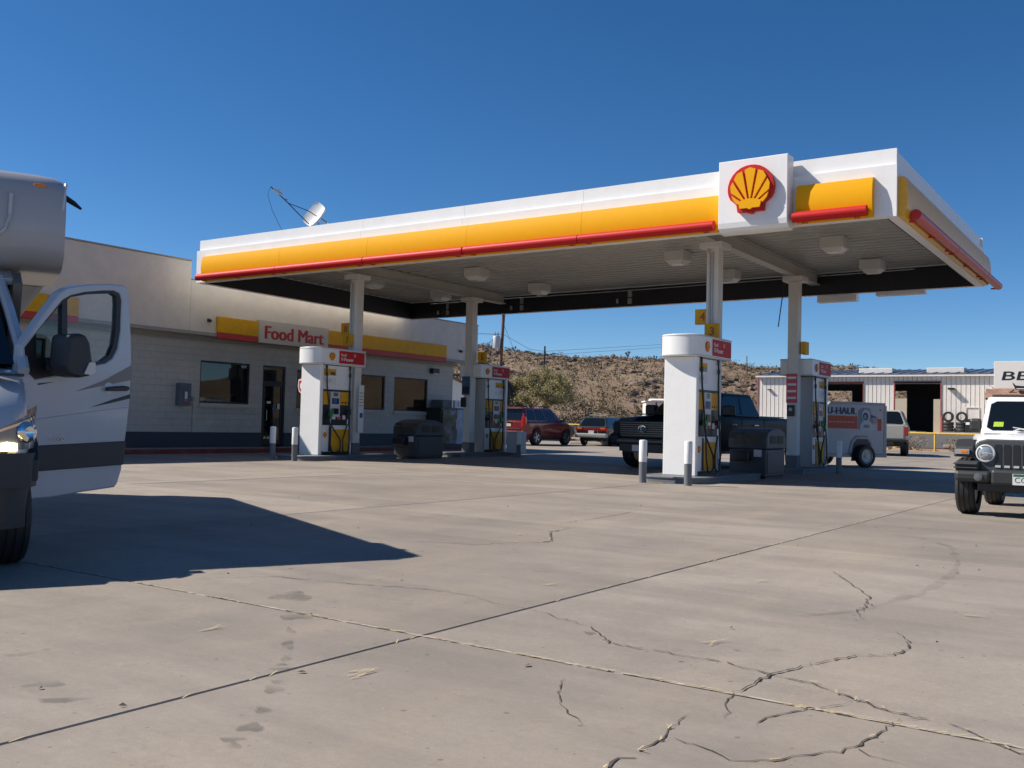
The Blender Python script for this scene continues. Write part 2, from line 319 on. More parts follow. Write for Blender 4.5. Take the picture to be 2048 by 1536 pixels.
for k_, pts in CR.items():
    mb = MB(); P = ragged(pts); ribbon(mb, P, WID[k_]*.8, .004, 0, .06)
    if k_ in 'acgd':                                     # dead grass caught in the wider cracks
        q = P[len(P)//2:] if k_ == 'a' else P
        for p in q:
            if random.random() < (.5 if k_ == 'a' else .1):
                for _ in range(2):
                    a = random.uniform(0, 6.3) if random.random() < .3 else math.atan2(q[-1][1]-q[0][1], q[-1][0]-q[0][0])+random.uniform(-.5, .5)
                    ln = random.uniform(.008, .022); x = p[0]+random.uniform(-.012, .012); y = p[1]+random.uniform(-.012, .012); c, s = math.cos(a), math.sin(a)
                    mb.quad([(x-c*ln+s*.003, y-s*ln-c*.003, .007), (x+c*ln+s*.002, y+s*ln-c*.002, .013), (x+c*ln-s*.002, y+s*ln+c*.002, .013), (x-c*ln-s*.003, y-s*ln+c*.003, .007)], 1)
    o = mb.build('crack', [M_crack, M_straw], lot, fix=False)
# straw lying in the joints and loose on the slabs
sm = MB()
def straw(x, y, a, ln, wd=.003, z=.006):
    c, s = math.cos(a), math.sin(a); sm.quad([(x-c*ln+s*wd, y-s*ln-c*wd, z), (x+c*ln+s*wd*.6, y+s*ln-c*wd*.6, z+.008), (x+c*ln-s*wd*.6, y+s*ln+c*wd*.6, z+.008), (x-c*ln-s*wd, y-s*ln+c*wd, z)], 0)
for i in range(420):
    if i < 300: p = S(random.uniform(14, 26), -13.45+random.gauss(0, .006)); a = A+random.gauss(0, .2)
    else: p = S(19.6+random.gauss(0, .006), random.uniform(-16.5, -4)); a = A+math.pi/2+random.gauss(0, .2)
    if i >= 330: continue
    straw(p.x, p.y, a, random.uniform(.015, .05), .0035, .002)
for x, y, a in ((-.65, 4.34, .9), (-.62, 4.4, .7), (-1.54, 5.22, .8), (.3, 6.9, .2), (1.9, 7.3, .3), (.1, 9.9, 2), (2.9, 6.1, -.5), (1.5, 12, .3), (1.1, 5.2, .8)):
    for _ in range(3): straw(x+random.gauss(0, .02), y+random.gauss(0, .02), a+random.gauss(0, .3), random.uniform(.03, .08), .003)
M_sand = mat('pale_sand', (.40, .36, .29), .95, var=.2, vs=20)
sj = MB(); ribbon(sj, ragged([tuple(S(u, -13.45).xy) for u in (14.2, 17, 19.5, 22, 25)], .06, .002), .020, .0035, 0, .12); sj.build('joint_sand', M_sand, lot, fix=False)
o = sm.build('loose_straw', M_straw, lot, fix=False); o['kind'] = 'stuff'
def mat_alpha(name, col, amt, sc):
    m = bpy.data.materials.new(name); m.use_nodes = True; n = m.node_tree.nodes; l = m.node_tree.links; b = n['Principled BSDF']
    b.inputs['Base Color'].default_value = (*col, 1); b.inputs['Roughness'].default_value = .6
    g = n.new('ShaderNodeNewGeometry'); z = n.new('ShaderNodeTexNoise'); z.inputs['Scale'].default_value = sc; z.inputs['Detail'].default_value = 7; l.new(g.outputs['Position'], z.inputs['Vector'])
    r = n.new('ShaderNodeMapRange'); r.inputs[1].default_value = .35; r.inputs[2].default_value = .6; r.inputs[4].default_value = amt; l.new(z.outputs['Fac'], r.inputs[0]); l.new(r.outputs[0], b.inputs['Alpha']); return m
M_tyrem = mat_alpha('tyre_mark_rubber', (.10, .09, .08), .18, 3)
M_spill = mat_alpha('spill_stain', (.13, .118, .105), .36, 5)
mb = MB(); random.seed(3)
P = [(1.69, 5.93), (2.21, 6.19), (2.64, 6.64), (3.12, 7.21), (3.57, 7.87), (3.97, 8.65), (4.42, 9.77), (4.44, 10.51), (4.23, 10.93)]
ribbon(mb, ragged(P, .15, .006), .09, .0045, 0); mb.build('tyre_mark', M_tyrem, lot, fix=False)
def blob(mb, x, y, rx, ry, a, z=.004, n=22):
    ph = random.uniform(0, 9); pts = []
    for i in range(n):
        t = 2*math.pi*i/n; k = 1+.22*math.sin(3*t+ph)+.12*math.sin(5*t+2*ph); c, s = rx*k*math.cos(t), ry*k*math.sin(t)
        pts.append((x+c*math.cos(a)-s*math.sin(a), y+c*math.sin(a)+s*math.cos(a), z))
    mb.quad(pts)
mb = MB()
for x, y, rx, ry in ((-1.36, 6.2, .16, .2), (-1.2, 5.6, .11, .14), (-1.14, 5.2, .03, .1), (-1.08, 4.89, .035, .12), (-1.03, 4.62, .03, .05), (-1.0, 4.41, .06, .05), (-.97, 4.2, .03, .04), (-.96, 4.09, .05, .07), (-.93, 3.8, .04, .05), (-.92, 3.59, .06, .06), (-.95, 3.45, .05, .03), (-.92, 3.38, .03, .05), (-1.02, 4.5, .03, .02), (-.75, 3.31, .022, .022), (-2.27, 4.56, .09, .04), (-1.9, 4.08, .1, .05), (-1.73, 3.87, .12, .04), (.45, 5.35, .035, .05)):
    blob(mb, x, y, rx*.8, ry*.8, .3, .0042+random.random()*.001)
for _ in range(60): blob(mb, random.uniform(-3, 6), random.uniform(3.2, 18), random.uniform(.008, .02), random.uniform(.008, .02), 0, .0046, 8)
mb.build('spill_stain', M_spill, lot, fix=False)
lm = MB()
for _ in range(46):                                       # scraps and dead leaves lying about
    x, y = random.uniform(-3, 6), random.uniform(3.3, 17); a = random.uniform(0, 6); r_ = random.uniform(.008, .022)
    lm.quad([(x+r_*math.cos(a), y+r_*math.sin(a), .005), (x+r_*.5*math.cos(a+1.6), y+r_*.5*math.sin(a+1.6), .016), (x-r_*math.cos(a), y-r_*math.sin(a), .008), (x-r_*.5*math.cos(a+1.6), y-r_*.5*math.sin(a+1.6), .005)], 0)
o = lm.build('dead_leaves', M_joint, lot, fix=False); o['kind'] = 'stuff'

# ------------------------------------------------------------------ hill behind the street
ZC = [(-1.2, .05), (-.5, .052), (-.2, .065), (-.06, .0735), (-.035, .0752), (-.01, .071), (.034, .0682), (.075, .0668), (.116, .0665), (.155, .0662), (.193, .065), (.229, .063), (.249, .0596), (.275, .0602), (.316, .0642), (.345, .0640), (.365, .0615), (.39, .057), (.424, .052), (.5, .045), (.7, .035), (1.3, .03)]
def ip(T, x):
    if x <= T[0][0]: return T[0][1]
    for (a, p), (b, q) in zip(T, T[1:]):
        if x <= b: t = (x-a)/(b-a); t = t*t*(3-2*t); return p+(q-p)*t
    return T[-1][1]
def hill_z(x, y):
    t = x/y; zc = 1.13+ip(ZC, t)*190
    k = (y-92)/(190-92); k = max(0, k)
    r = 1-(1-min(k, 1))**1.55 if k < 1 else 1-(k-1)*.35
    n1 = noise.fractal(Vector((x*.035, y*.035, 1.3)), 1, 2.1, 6)*1.5*min(1, k*2.5)*(1 if k < .9 else .35)
    n2 = noise.fractal(Vector((x*.22, y*.22, 4)), .9, 2.1, 4)*.38*min(1, k*4)
    return .9+(zc-.9)*r+n1*.5+n2*.7
hm = MB(); TN, YN = 300, 84
hy = [90+(260-90)*(j/YN)**1.05 for j in range(YN+1)]; ht = [-.75+1.75*i/TN for i in range(TN+1)]
hm.add([(t*y, y, hill_z(t*y, y)) for y in hy for t in ht], [(j*(TN+1)+i, j*(TN+1)+i+1, (j+1)*(TN+1)+i+1, (j+1)*(TN+1)+i) for j in range(YN) for i in range(TN)], 0, True)
def mat_hill():
    m = bpy.data.materials.new('desert_hill'); m.use_nodes = True; n = m.node_tree.nodes; l = m.node_tree.links; b = n['Principled BSDF']; b.inputs['Roughness'].default_value = .95; b.inputs['Specular IOR Level'].default_value = .1
    g = n.new('ShaderNodeNewGeometry')
    def noi(s, d=8, r=.65):
        z = n.new('ShaderNodeTexNoise'); z.inputs['Scale'].default_value = s; z.inputs['Detail'].default_value = d; z.inputs['Roughness'].default_value = r; l.new(g.outputs['Position'], z.inputs['Vector']); return z.outputs['Fac']
    def mix(fac, a, c, lo, hi, amt=1.0):
        r = n.new('ShaderNodeMapRange'); r.inputs[1].default_value = lo; r.inputs[2].default_value = hi; r.inputs[4].default_value = amt; l.new(fac, r.inputs[0])
        x = n.new('ShaderNodeMix'); x.data_type = 'RGBA'; l.new(r.outputs[0], x.inputs[0])
        for s, i in ((a, 6), (c, 7)):
            if isinstance(s, tuple): x.inputs[i].default_value = (*s, 1)
            else: l.new(s, x.inputs[i])
        return x.outputs[2]
    c = mix(noi(.08), (.205, .145, .10), (.27, .20, .14), .35, .65)
    c = mix(noi(.5), c, (.15, .105, .075), .5, .68, .8)
    c = mix(noi(1.4, 6), c, (.36, .28, .17), .56, .72, .7)
    c = mix(noi(.25, 8), c, (.10, .085, .055), .58, .7, .55)
    l.new(c, b.inputs['Base Color']); bp = n.new('ShaderNodeBump'); bp.inputs['Strength'].default_value = .9; bp.inputs['Distance'].default_value = .5; l.new(noi(.9, 8), bp.inputs['Height']); l.new(bp.outputs[0], b.inputs['Normal']); return m
M_hill = mat_hill(); hill = hm.build('hill', M_hill, fix=False); hill['kind'] = 'structure'
M_rock = mat('hill_rock', (.11, .08, .063), .9, var=.3, vs=.7, dirt=(.10, .075, .06), dscale=.5, damt=.8, bump=.5, bs=3)
M_rock2 = mat('pale_rock', (.18, .13, .10), .9, var=.3, vs=.7, bump=.5, bs=3)
M_bush = mat('desert_bush', (.07, .062, .034), .9, var=.35, vs=.6)
M_bush2 = mat('dry_bush', (.19, .145, .08), .9, var=.3, vs=.6)
random.seed(21)
ico = [(0, 0, 1), (.89, 0, .45), (.28, .85, .45), (-.72, .53, .45), (-.72, -.53, .45), (.28, -.85, .45), (.72, .53, -.45), (-.28, .85, -.45), (-.89, 0, -.45), (-.28, -.85, -.45), (.72, -.53, -.45)]
icof = [(0, 1, 2), (0, 2, 3), (0, 3, 4), (0, 4, 5), (0, 5, 1), (1, 6, 2), (2, 7, 3), (3, 8, 4), (4, 9, 5), (5, 10, 1), (2, 6, 7), (3, 7, 8), (4, 8, 9), (5, 9, 10), (1, 10, 6)]
def rock(mb, x, y, z, s, mi):
    a = random.uniform(0, 6.3); c, q = math.cos(a), math.sin(a); sx, sy, sz = s*random.uniform(.7, 1.4), s*random.uniform(.6, 1), s*random.uniform(.45, .9)
    vs = []
    for p in ico:
        k = random.uniform(.72, 1.25); X, Y, Z = p[0]*sx*k, p[1]*sy*k, p[2]*sz*k; vs.append((x+X*c-Y*q, y+X*q+Y*c, z+Z))
    mb.add(vs, icof, mi)
rk = MB()
for _ in range(26000):
    t = random.uniform(-.32, .62); y = 97+random.random()**.85*100; x = t*y
    d = noise.fractal(Vector((x*.075, y*.05, 8)), 1, 2, 4)
    if d < random.uniform(-.15, .42): continue
    s = min(.62, .13*random.paretovariate(1.9))*random.uniform(.7, 1.3); rock(rk, x, y, hill_z(x, y)+s*.1, s, 0 if random.random() < .8 else 1)
side = MB()
side.grid(lambda a, b: (170+b*120, -160+a*420, -.2+19*min(1, b*1.6)*(.75+.7*noise.noise(Vector((a*9, 3, b))))+noise.fractal(Vector((a*30, b*9, 5)), 1, 2, 4)*2.6*b), 120, 24); s_ = side.build('side_hill', M_hill, fix=False); s_['kind'] = 'structure'
o = rk.build('hill_rocks', [M_rock, M_rock2], fix=False); o['kind'] = 'stuff'
def bush(mb, x, y, z, w_, h_, n, mi, leaf=.12):
    for _ in range(n):
        a = random.uniform(0, 6.3); r_ = random.random()**.6; e = random.random()
        px, py, pz = x+math.cos(a)*r_*w_*.5*(.45+.75*math.sin(e*2.6)), y+math.sin(a)*r_*w_*.5*(.45+.75*math.sin(e*2.6)), z+e*h_
        d = Vector((random.gauss(0, 1), random.gauss(0, 1), random.gauss(.5, 1))).normalized()*leaf*random.uniform(.6, 1.5); q = d.orthogonal().normalized()*leaf*random.uniform(.25, .5)
        mb.add([(px-q.x, py-q.y, pz-q.z), (px+q.x, py+q.y, pz+q.z), (px+d.x, py+d.y, pz+d.z)], [(0, 1, 2)], mi)
bs_ = MB()
for _ in range(4000):
    t = random.uniform(-.3, .62); y = 95+random.random()**1.1*98; x = t*y
    d = noise.fractal(Vector((x*.09, y*.06, 31)), 1, 2, 3); s = random.uniform(.3, .75)*(1.5 if d > .25 else 1); bush(bs_, x, y, hill_z(x, y)-.05, s*1.3, s, 16, 0 if random.random() < .35+d else 1, .22)
o = bs_.build('hill_scrub', [M_bush, M_bush2], fix=False); o['kind'] = 'stuff'
# scrub band at the foot of the hill
fs_ = MB()
for _ in range(420):
    v = random.uniform(60, 70); u = random.uniform(-42, -6); p = S(u, v, zg(v)-.06); s = random.uniform(.3, 1.0); bush(fs_, p.x, p.y, p.z, s*1.5, s, 26, 0 if random.random() < .35 else 1, .16)
for _ in range(260):
    t = random.uniform(-.1, .3); y = random.uniform(80, 97); x = t*y; s = random.uniform(.3, 1.1); bush(fs_, x, y, 1.1, s*1.6, s, 26, 0 if random.random() < .4 else 1, .18)
o = fs_.build('roadside_scrub', [M_bush, M_bush2], fix=False); o['kind'] = 'stuff'
# single plants on the skyline and at the foot
def yucca(x, y, h_, label):
    z = hill_z(x, y)-.2; t = thing('joshua_tree', label, 'desert tree', (x, y, z), group='spiky desert trees on the ridge')
    mb = MB(); cr = MB(); tips = []
    mb.tube([(0, 0, 0), (.05, 0, h_*.45), (0, .03, h_*.62)], [.14, .11, .09], 6)
    for k in range(4):
        a = k*1.6+random.random(); q = (math.cos(a)*h_*.22, math.sin(a)*h_*.22, h_*random.uniform(.78, 1)); mb.tube([(0, 0, h_*.5), (q[0]*.7, q[1]*.7, h_*.66), q], [.09, .08, .07], 5); tips.append(q)
    for q in tips:
        for _ in range(46):
            d = Vector((random.gauss(0, 1), random.gauss(0, 1), random.gauss(.3, .8))).normalized()*h_*.16; w2 = d.orthogonal().normalized()*.035
            cr.add([(q[0]-w2.x, q[1]-w2.y, q[2]-w2.z), (q[0]+w2.x, q[1]+w2.y, q[2]+w2.z), (q[0]+d.x, q[1]+d.y, q[2]+d.z)], [(0, 1, 2)])
    mb.build('trunk', M_bush, t); cr.build('crown', M_bush, t, fix=False)
for px, h_, lb in ((1026, 2.2, 'small spiky tree on the ridge, left of the thin far pole'), (1254, 2.6, 'dark spiky tree standing highest on the ridge left of the right front pump'), (1310, 1.9, 'spiky tree on the ridge close beside the white end of the right front pump'), (1272, 1.5, 'low spiky tree on the ridge between two taller ones'), (1703, 1.6, 'spiky tree on the ridge above the workshop roof, left of the first roof box'), (1782, 1.7, 'spiky tree on the ridge above the workshop roof, between the two roof boxes')):
    t = (px-1024)/1950; yucca(t*190, 190, h_*.72, lb)
def shrub(name, label, cat, p, w_, h_, n, m, leaf, group):
    t = thing(name, label, cat, p, group=group); mb = MB(); bush(mb, 0, 0, 0, w_, h_, n, 0, leaf); mb.build('foliage', m, t, fix=False)
    mb = MB(); [mb.tube([(0, 0, 0), (random.gauss(0, .1)*w_, random.gauss(0, .1)*w_, h_*.5)], .02, 4) for _ in range(4)]; mb.build('stem', M_wood, t)
shrub('desert_shrub', 'dark green shrub at the foot of the hill, right of the feathery tree', 'shrub', (5.3, 78, .95), 2.6, 2.2, 700, M_bush, .16, 'shrubs at the foot of the hill')
shrub('desert_shrub', 'olive shrub on the lower hill above the green wagon', 'shrub', (9.6, 100, hill_z(9.6, 100)-.1), 3.0, 2.0, 500, M_bush2, .2, 'shrubs at the foot of the hill')
shrub('desert_shrub', 'dry tawny bush by the yellow rail post, behind the pale pickup', 'shrub', S(9.8, 43.2, .1), 1.7, .8, 420, M_bush2, .1, 'bushes along the yellow rail')
shrub('desert_shrub', 'dry bush just right of the yellow rail post', 'shrub', S(12.3, 43.4, .1), 1.5, .7, 380, M_bush2, .1, 'bushes along the yellow rail')
shrub('desert_shrub', 'upright greenish bush under the yellow rail beside the white off-roader', 'shrub', S(15.4, 45.0, .15), 1.1, 1.5, 420, M_bush, .1, 'bushes along the yellow rail')
# feathery tree
t = thing('palo_verde_tree', 'feathery yellow-green desert tree behind the red car', 'tree', (1.6, 68, 1.0)); random.seed(5)
mb = MB(); cr = MB()
def branch(p, d, ln, r_, lv):
    q = p+d*ln; mid = p+d*ln*.5+Vector((random.gauss(0, .06), random.gauss(0, .06), 0))*ln; mb.tube([p, mid, q], [r_, r_*.8, r_*.6], 5)
    if lv <= 2:
        for _ in range(26 if lv else 46):
            s = p+(q-p)*random.random(); dd = (d+Vector((random.gauss(0, .55), random.gauss(0, .55), random.gauss(.15, .5)))).normalized(); L = random.uniform(.25, .75); w2 = dd.orthogonal().normalized()*.014
            cr.add([s-w2, s+w2, s+dd*L], [(0, 1, 2)], 0)
            for _ in range(2):
                c = s+dd*L*random.uniform(.3, 1)+Vector((random.gauss(0, .1), random.gauss(0, .1), random.gauss(0, .1))); d2 = Vector((random.gauss(0, 1), random.gauss(0, 1), random.gauss(0, 1))).normalized()*.10; w3 = d2.orthogonal().normalized()*.025
                cr.add([c-w3, c+w3, c+d2], [(0, 1, 2)], random.randint(0, 1))
    if lv == 0: return
    for k in range(3 if lv > 1 else 4):
        nd = (d+Vector((random.gauss(0, .52), random.gauss(0, .52), random.gauss(.08, .25)))).normalized(); branch(q, nd, ln*random.uniform(.65, .95), r_*.55, lv-1)
for a in (.3, 1.9, 3.3, 4.5, 5.5): branch(Vector((0, 0, 0)), Vector((math.cos(a)*.75, math.sin(a)*.6, 1)).normalized(), 1.35, .075, 3)
M_pv = mat('feathery_leaf', (.27, .235, .10), .85, var=.25, vs=1); M_pv2 = mat('feathery_leaf_pale', (.40, .34, .17), .85, var=.25, vs=1)
mb.build('trunk', mat('green_brown_bark', (.10, .085, .045), .8, var=.2), t); cr.build('crown', [M_pv, M_pv2], t, fix=False)
# poles and lines
def pole(label, x, y, z0, h_, r_, m, lean=(0, 0), name='utility_pole', cat='pole', group=None):
    t = thing(name, label, cat, (x, y, z0), group=group); MB().cyl((0, 0, 0), (lean[0], lean[1], h_), r_, r_*.75, 10).build('post', m, t); return t
t = pole('wooden utility pole with a grey transformer can', -1.17, 78, -.1, 11.6, .16, M_wood, (.42, 0))
mb = MB(); mb.lathe([(0, 0), (.27, 0), (.29, .06), (.29, .92), (.25, 1.0), (0, 1.02)], 16, 0, Matrix.Translation((-.16, -.2, 7.15))); tr = mb.build('transformer', M_ltg, t)
mb = MB(); [mb.cyl((-.16+dx, -.2, 8.15), (-.16+dx, -.2, 8.5), .05, .03, 8) for dx in (-.12, .12)]; mb.build('bushing', M_trim, tr)
mb = MB(); [mb.tube([(-.16+dx, -.28, 8.4), (-.62-dx, -.3, 7.6), (-.6, -.3, 6.7), (-.35, -.2, 6.3), (.1, -.1, 6.9+dx)], .018, 4) for dx in (-.12, .1)]; mb.build('cable', M_black, t)
mb = MB(); mb.box(-1.1, 1.6, -.06, .06, 10.6, 10.72); mb.build('crossarm', M_wood, t)
mb = MB(); mb.tube([(.35, 0, 9.2), (2.2, 4, 5.2), (3.6, 7, 2)], .016, 4); mb.build('guy_wire', M_black, t)
t = pole('thin dark lamp pole rising in front of the hill, right of the feathery tree', 4.27, 130, 1, 10.5, .15, M_dark)
mb = MB(); mb.tube([(0, 0, 9.3), (.6, 0, 9.35), (1.2, -.05, 9.55)], .05, 5).box(1.0, 1.5, -.1, .1, 9.5, 9.6); mb.build('arm', M_dark, t)
pole('thin rusty pole at the left end of the metal workshop', 22.2, 92, 1, 7.0, .06, M_wood, (-.06, 0))
mb = MB()
for z0, z1 in ((8.1, 11.1), (7.1, 10.6)): mb.tube([(-30, 92, z0+1.5), (-.8, 79, z0+.2), (1.8, 104, (z0+z1)/2-.55), (4.3, 130, z1-.3), (40, 190, z1+7)], .02, 4)
tag(mb.build('power_line', M_black), 'two thin power lines strung from the wooden pole past the far lamp pole', 'wire')
# ------------------------------------------------------------------ canopy
CZ = 5.0; C_FL, C_FR, C_BR, C_BL = [Vector(p) for p in ((-.92, .70), (18.71, .63), (18.66, 10.37), (-1.59, 11.18))]
CL, CD = 19.63, 10.0
def CM(a, b, z):                                          # canopy plan coordinates (metres along, metres back) -> site
    s, t = a/CL, b/CD; p = (C_FL*(1-s)+C_FR*s)*(1-t)+(C_BL*(1-s)+C_BR*s)*t
    return S(p.x, p.y, z)
can = thing('fuel_canopy', 'big flat white fuel canopy with yellow and red fascia on four posts', 'canopy', S(8.8, 5.7))
CI = (Matrix.Translation(S(8.8, 5.7))).inverted()
class CB(MB):
    def cbox(s, a0, a1, b0, b1, z0, z1, mi=0):
        P = [CM(a, b, z) for z in (z0, z1) for b in (b0, b1) for a in (a0, a1)]
        return s.add(P, [(0, 2, 3, 1), (4, 5, 7, 6), (0, 1, 5, 4), (2, 6, 7, 3), (0, 4, 6, 2), (1, 3, 7, 5)], mi)
    def done(s, name, m, bevel=0, parent=None, **k): return s.build(name, m, parent or can, M=CI, bevel=bevel, **k)
def fascia_run(side):
    """white stepped fascia of one side: lower sheet, upper set-back sheet, dark inner lining"""
    T = .18
    if side == 'front': lo = (0, CL, 0, T); up = (.04, CL-.02, .07, T); inn = (T+.002, CL-T-.002, T+.001, T+.03)
    if side == 'back': lo = (0, CL, CD-T, CD); up = (.04, CL-.02, CD-T, CD-.07); inn = (T+.002, CL-T-.002, CD-T-.03, CD-T-.001)
    if side == 'left': lo = (0, T, T+.002, CD-T-.002); up = (.07, T, T+.002, CD-T-.002); inn = (T+.001, T+.03, T+.033, CD-T-.033)
    if side == 'right': lo = (CL-T, CL, T+.002, CD-T-.002); up = (CL-T, CL-.07, T+.002, CD-T-.002); inn = (CL-T-.03, CL-T-.001, T+.033, CD-T-.033)
    n = 6 if side in ('front', 'back') else 3
    for k in range(n):
        def cut(q):
            if side in ('front', 'back'): w_ = (q[1]-q[0])/n; return (q[0]+w_*k+.003, q[0]+w_*(k+1)-.003, q[2], q[3])
            w_ = (q[3]-q[2])/n; return (q[0], q[1], q[2]+w_*k+.003, q[2]+w_*(k+1)-.003)
        CB().cbox(*cut(lo), CZ, CZ+.94).done('fascia_panel', M_white); CB().cbox(*cut(up), CZ+.943, CZ+1.25).done('fascia_cap', M_white)
    CB().cbox(*inn, CZ+.004, CZ+.6).done('fascia_lining', M_dark)
for s_ in ('front', 'back', 'left', 'right'): fascia_run(s_)
def yellow(a0, a1, side, name='yellow_band'):
    """bowed yellow light band"""
    prof = [(0, 0), (.10, .0), (.145, .14), (.17, .34), (.155, .56), (.115, .71), (0, .73)]
    mb = CB(); ring = lambda a: [CM(a, -p, CZ+.012+z) if side == 'front' else CM(CL+p, a, CZ+.012+z) for p, z in prof]
    n = max(2, int((a1-a0)/2)); mb.loft([ring(a0+(a1-a0)*i/n) for i in range(n+1)], 0, True, True); mb.done(name, M_yel if side == 'front' else M_yels, sharp=30)
for a0, a1 in ((.42, 3.7), (3.706, 6.92), (6.926, 10.06), (10.066, 13.17), (13.176, 16.32), (17.85, 19.24)): yellow(a0, a1, 'front')
for a0, a1 in ((.12, 4.2), (4.206, 8.2), (8.206, 9.9)): yellow(a0, a1, 'right')
def tube_run(a0, a1, side):
    mb = CB(); f = (lambda a: CM(a, -.23, CZ+.105)) if side == 'front' else (lambda a: CM(CL+.23, a, CZ+.085))
    mb.cyl(f(a0), f(a1), .098, n=16); o = mb.done('red_tube', M_red if side == 'front' else M_reds)
    k = max(1, int((a1-a0)/1.6))
    for i in range(k+1):
        a = a0+.2+(a1-a0-.4)*i/k
        for d in (-.03, .03):
            mb = CB()
            if side == 'front': mb.cyl(CM(a+d, -.2, CZ+.0), CM(a+d, -.08, CZ+.005), .012, n=5)
            else: mb.cyl(CM(CL+.2, a+d, CZ+.0), CM(CL+.08, a+d, CZ+.005), .018, n=5)
            mb.done('bracket', M_redband, parent=o)
for a0, a1 in ((.36, 3.69), (3.71, 6.9), (6.93, 10.04), (10.08, 13.15), (13.17, 16.25), (17.82, 19.17)): tube_run(a0, a1, 'front')
for a0, a1 in ((.45, 4.3), (4.33, 8.4), (8.43, 10.75)): tube_run(a0, a1, 'right')
# emblem panel
mb = CB(); a0, a1 = 16.38, 17.75; pf = [(.0, 1.31), (-.35, 1.31), (-.35, .10), (-.33, .0), (-.27, -.06), (-.18, -.09), (0, -.09)]
mb.loft([[CM(a, b, CZ+z) for b, z in pf] for a in (a0, a1)], 0, False, True); pan = mb.done('emblem_panel', M_white, bevel=.012)
def pecten(mb, M, s, mr=0, my=1, d=.06):
    half = [(0, 1.0), (.2, .985), (.42, .92), (.62, .80), (.79, .63), (.92, .42), (.99, .18), (1.0, -.04), (.955, -.25), (.86, -.43), (.61, -.61), (.555, -.96), (.14, -.96), (.09, -1.03), (0, -1.05)]
    out = [(x*s, y*s) for x, y in half]+[(-x*s, y*s) for x, y in half[-2:0:-1]]
    mb.prism(out, 'z', 0, d, mr, M)
    cx, cy = 0, -.80; n = 7; a_0, a_1 = R(16), R(164); g = R(2.1)
    rim = lambda a: (.855*(1.0 if True else 0))
    def edge(a):                                         # inner rim, circle of the fan about (0,-.02)
        # ray from (0,cy) to ellipse radius .84 about (0,.0)
        dx, dy = math.cos(a), math.sin(a); b = dy*cy; c = cy*cy-.845*.845; return -b+math.sqrt(max(b*b-c, 0))
    for i in range(n):
        b0 = a_0+(a_1-a_0)*i/n+g; b1 = a_0+(a_1-a_0)*(i+1)/n-g; r0 = .24
        bm_ = (b0+b1)/2; e0, e1, em = edge(b0)*.985, edge(b1)*.985, edge(bm_)*1.02
        # keep the lowest ribs inside the outline
        pts = [(math.cos(bm_)*r0+cx, math.sin(bm_)*r0+cy)]
        pts += [(math.cos(b0)*e0, math.sin(b0)*e0+cy), (math.cos(bm_)*em, math.sin(bm_)*em+cy), (math.cos(b1)*e1, math.sin(b1)*e1+cy)]
        mb.prism([(x*s, y*s) for x, y in pts], 'z', d, d*1.35, my, M)
    base = [(-.43, -.83), (-.1, -.83), (-.05, -.88), (.05, -.88), (.1, -.83), (.43, -.83), (.50, -.56), (.36, -.49), (.12, -.44), (-.12, -.44), (-.36, -.49), (-.50, -.56)]
    mb.prism([(x*s, y*s) for x, y in base], 'z', d, d*1.42, my, M)
mb = MB(); c = CM((a0+a1)/2, -.352, CZ+.70); ax = (CM(a1, 0, 0)-CM(a0, 0, 0)).normalized(); nf = Vector((ax.y, -ax.x, 0))
pecten(mb, CI @ face(c, ax, nf), .455, d=.10); mb.build('scallop_emblem', [M_red, M_yel], pan)
# boxes hanging below the back edge
for a0, a1, z0 in ((15.35, 16.43, -.18), (16.95, 18.2, -.08)):
    CB().cbox(a0, a1, CD+.002, CD+.3, CZ+z0, CZ+1.2).done('back_sign_panel', M_white)
# ceiling deck, beams, gutter brackets
n = 26; bw = (CD-.44)/n
for k in range(n):
    b = .22+bw*k; mb = CB(); q = [(0, .03), (.06, .03), (.085, 0), (bw-.085, 0), (bw-.06, .03), (bw-.006, .03), (bw-.006, .06), (0, .06)]
    mb.loft([[CM(a, b+y, CZ+.62+z) for y, z in q] for a in (.22, CL-.22)], 0, False, True); mb.done('deck_panel', M_deck)
CB().cbox(.2, CL-.2, .2, CD-.2, CZ+.70, CZ+.72).done('sun_stop_sheet', M_galv)  # unseen sheet added above the deck to keep sunlight out of its edge gaps
UC, VC = (3.35, 14.28), (3.0, 8.5)
def SB(mb, u0, u1, v0, v1, z0, z1, mi=0): return mb.box(u0, u1, v0, v1, z0, z1, mi, SITE)
for u in UC:
    mb = CB(); SB(mb, u-.13, u+.13, 1.05, 10.3, 5.27, 5.30); SB(mb, u-.13, u+.13, 1.05, 10.3, 5.575, 5.605); SB(mb, u-.035, u+.035, 1.05, 10.3, 5.3005, 5.5745); mb.done('beam', M_deck)
LG = mat('gasket_shadow_box', (.03, .03, .03), .6)
for v in (2.0, 5.3, 8.7):
    for u in (1.85, 5.9, 12.3, 16.25):
        mb = CB(); SB(mb, u-.27, u+.27, v-.27, v+.27, 5.36, 5.619); bx = mb.done('canopy_lamp', M_lampbox, bevel=.015)
        mb = CB(); pr = [(-.23, 5.358), (.23, 5.358), (.16, 5.27), (-.16, 5.27)]
        vs = [(u+sx*a, v+sy*a, z) for a, z in ((.24, 5.359), (.16, 5.27)) for sx, sy in ((-1, -1), (1, -1), (1, 1), (-1, 1))]
        mb.add(vs, [(0, 1, 5, 4), (1, 2, 6, 5), (2, 3, 7, 6), (3, 0, 4, 7), (4, 5, 6, 7)], 0, False, SITE); mb.done('lens', M_lens, parent=bx)
for a in (1.9, 5.2, 9.4):
    for q in ((a, a+.14, .3, .5), (a, a+.14, .08, .26), (a-.42, a-.34, .12, .26)): mb = CB(); mb.cbox(q[0], q[1], CD-.25, CD-.212, CZ+q[2], CZ+q[3]); mb.done('junction_box', M_galv)
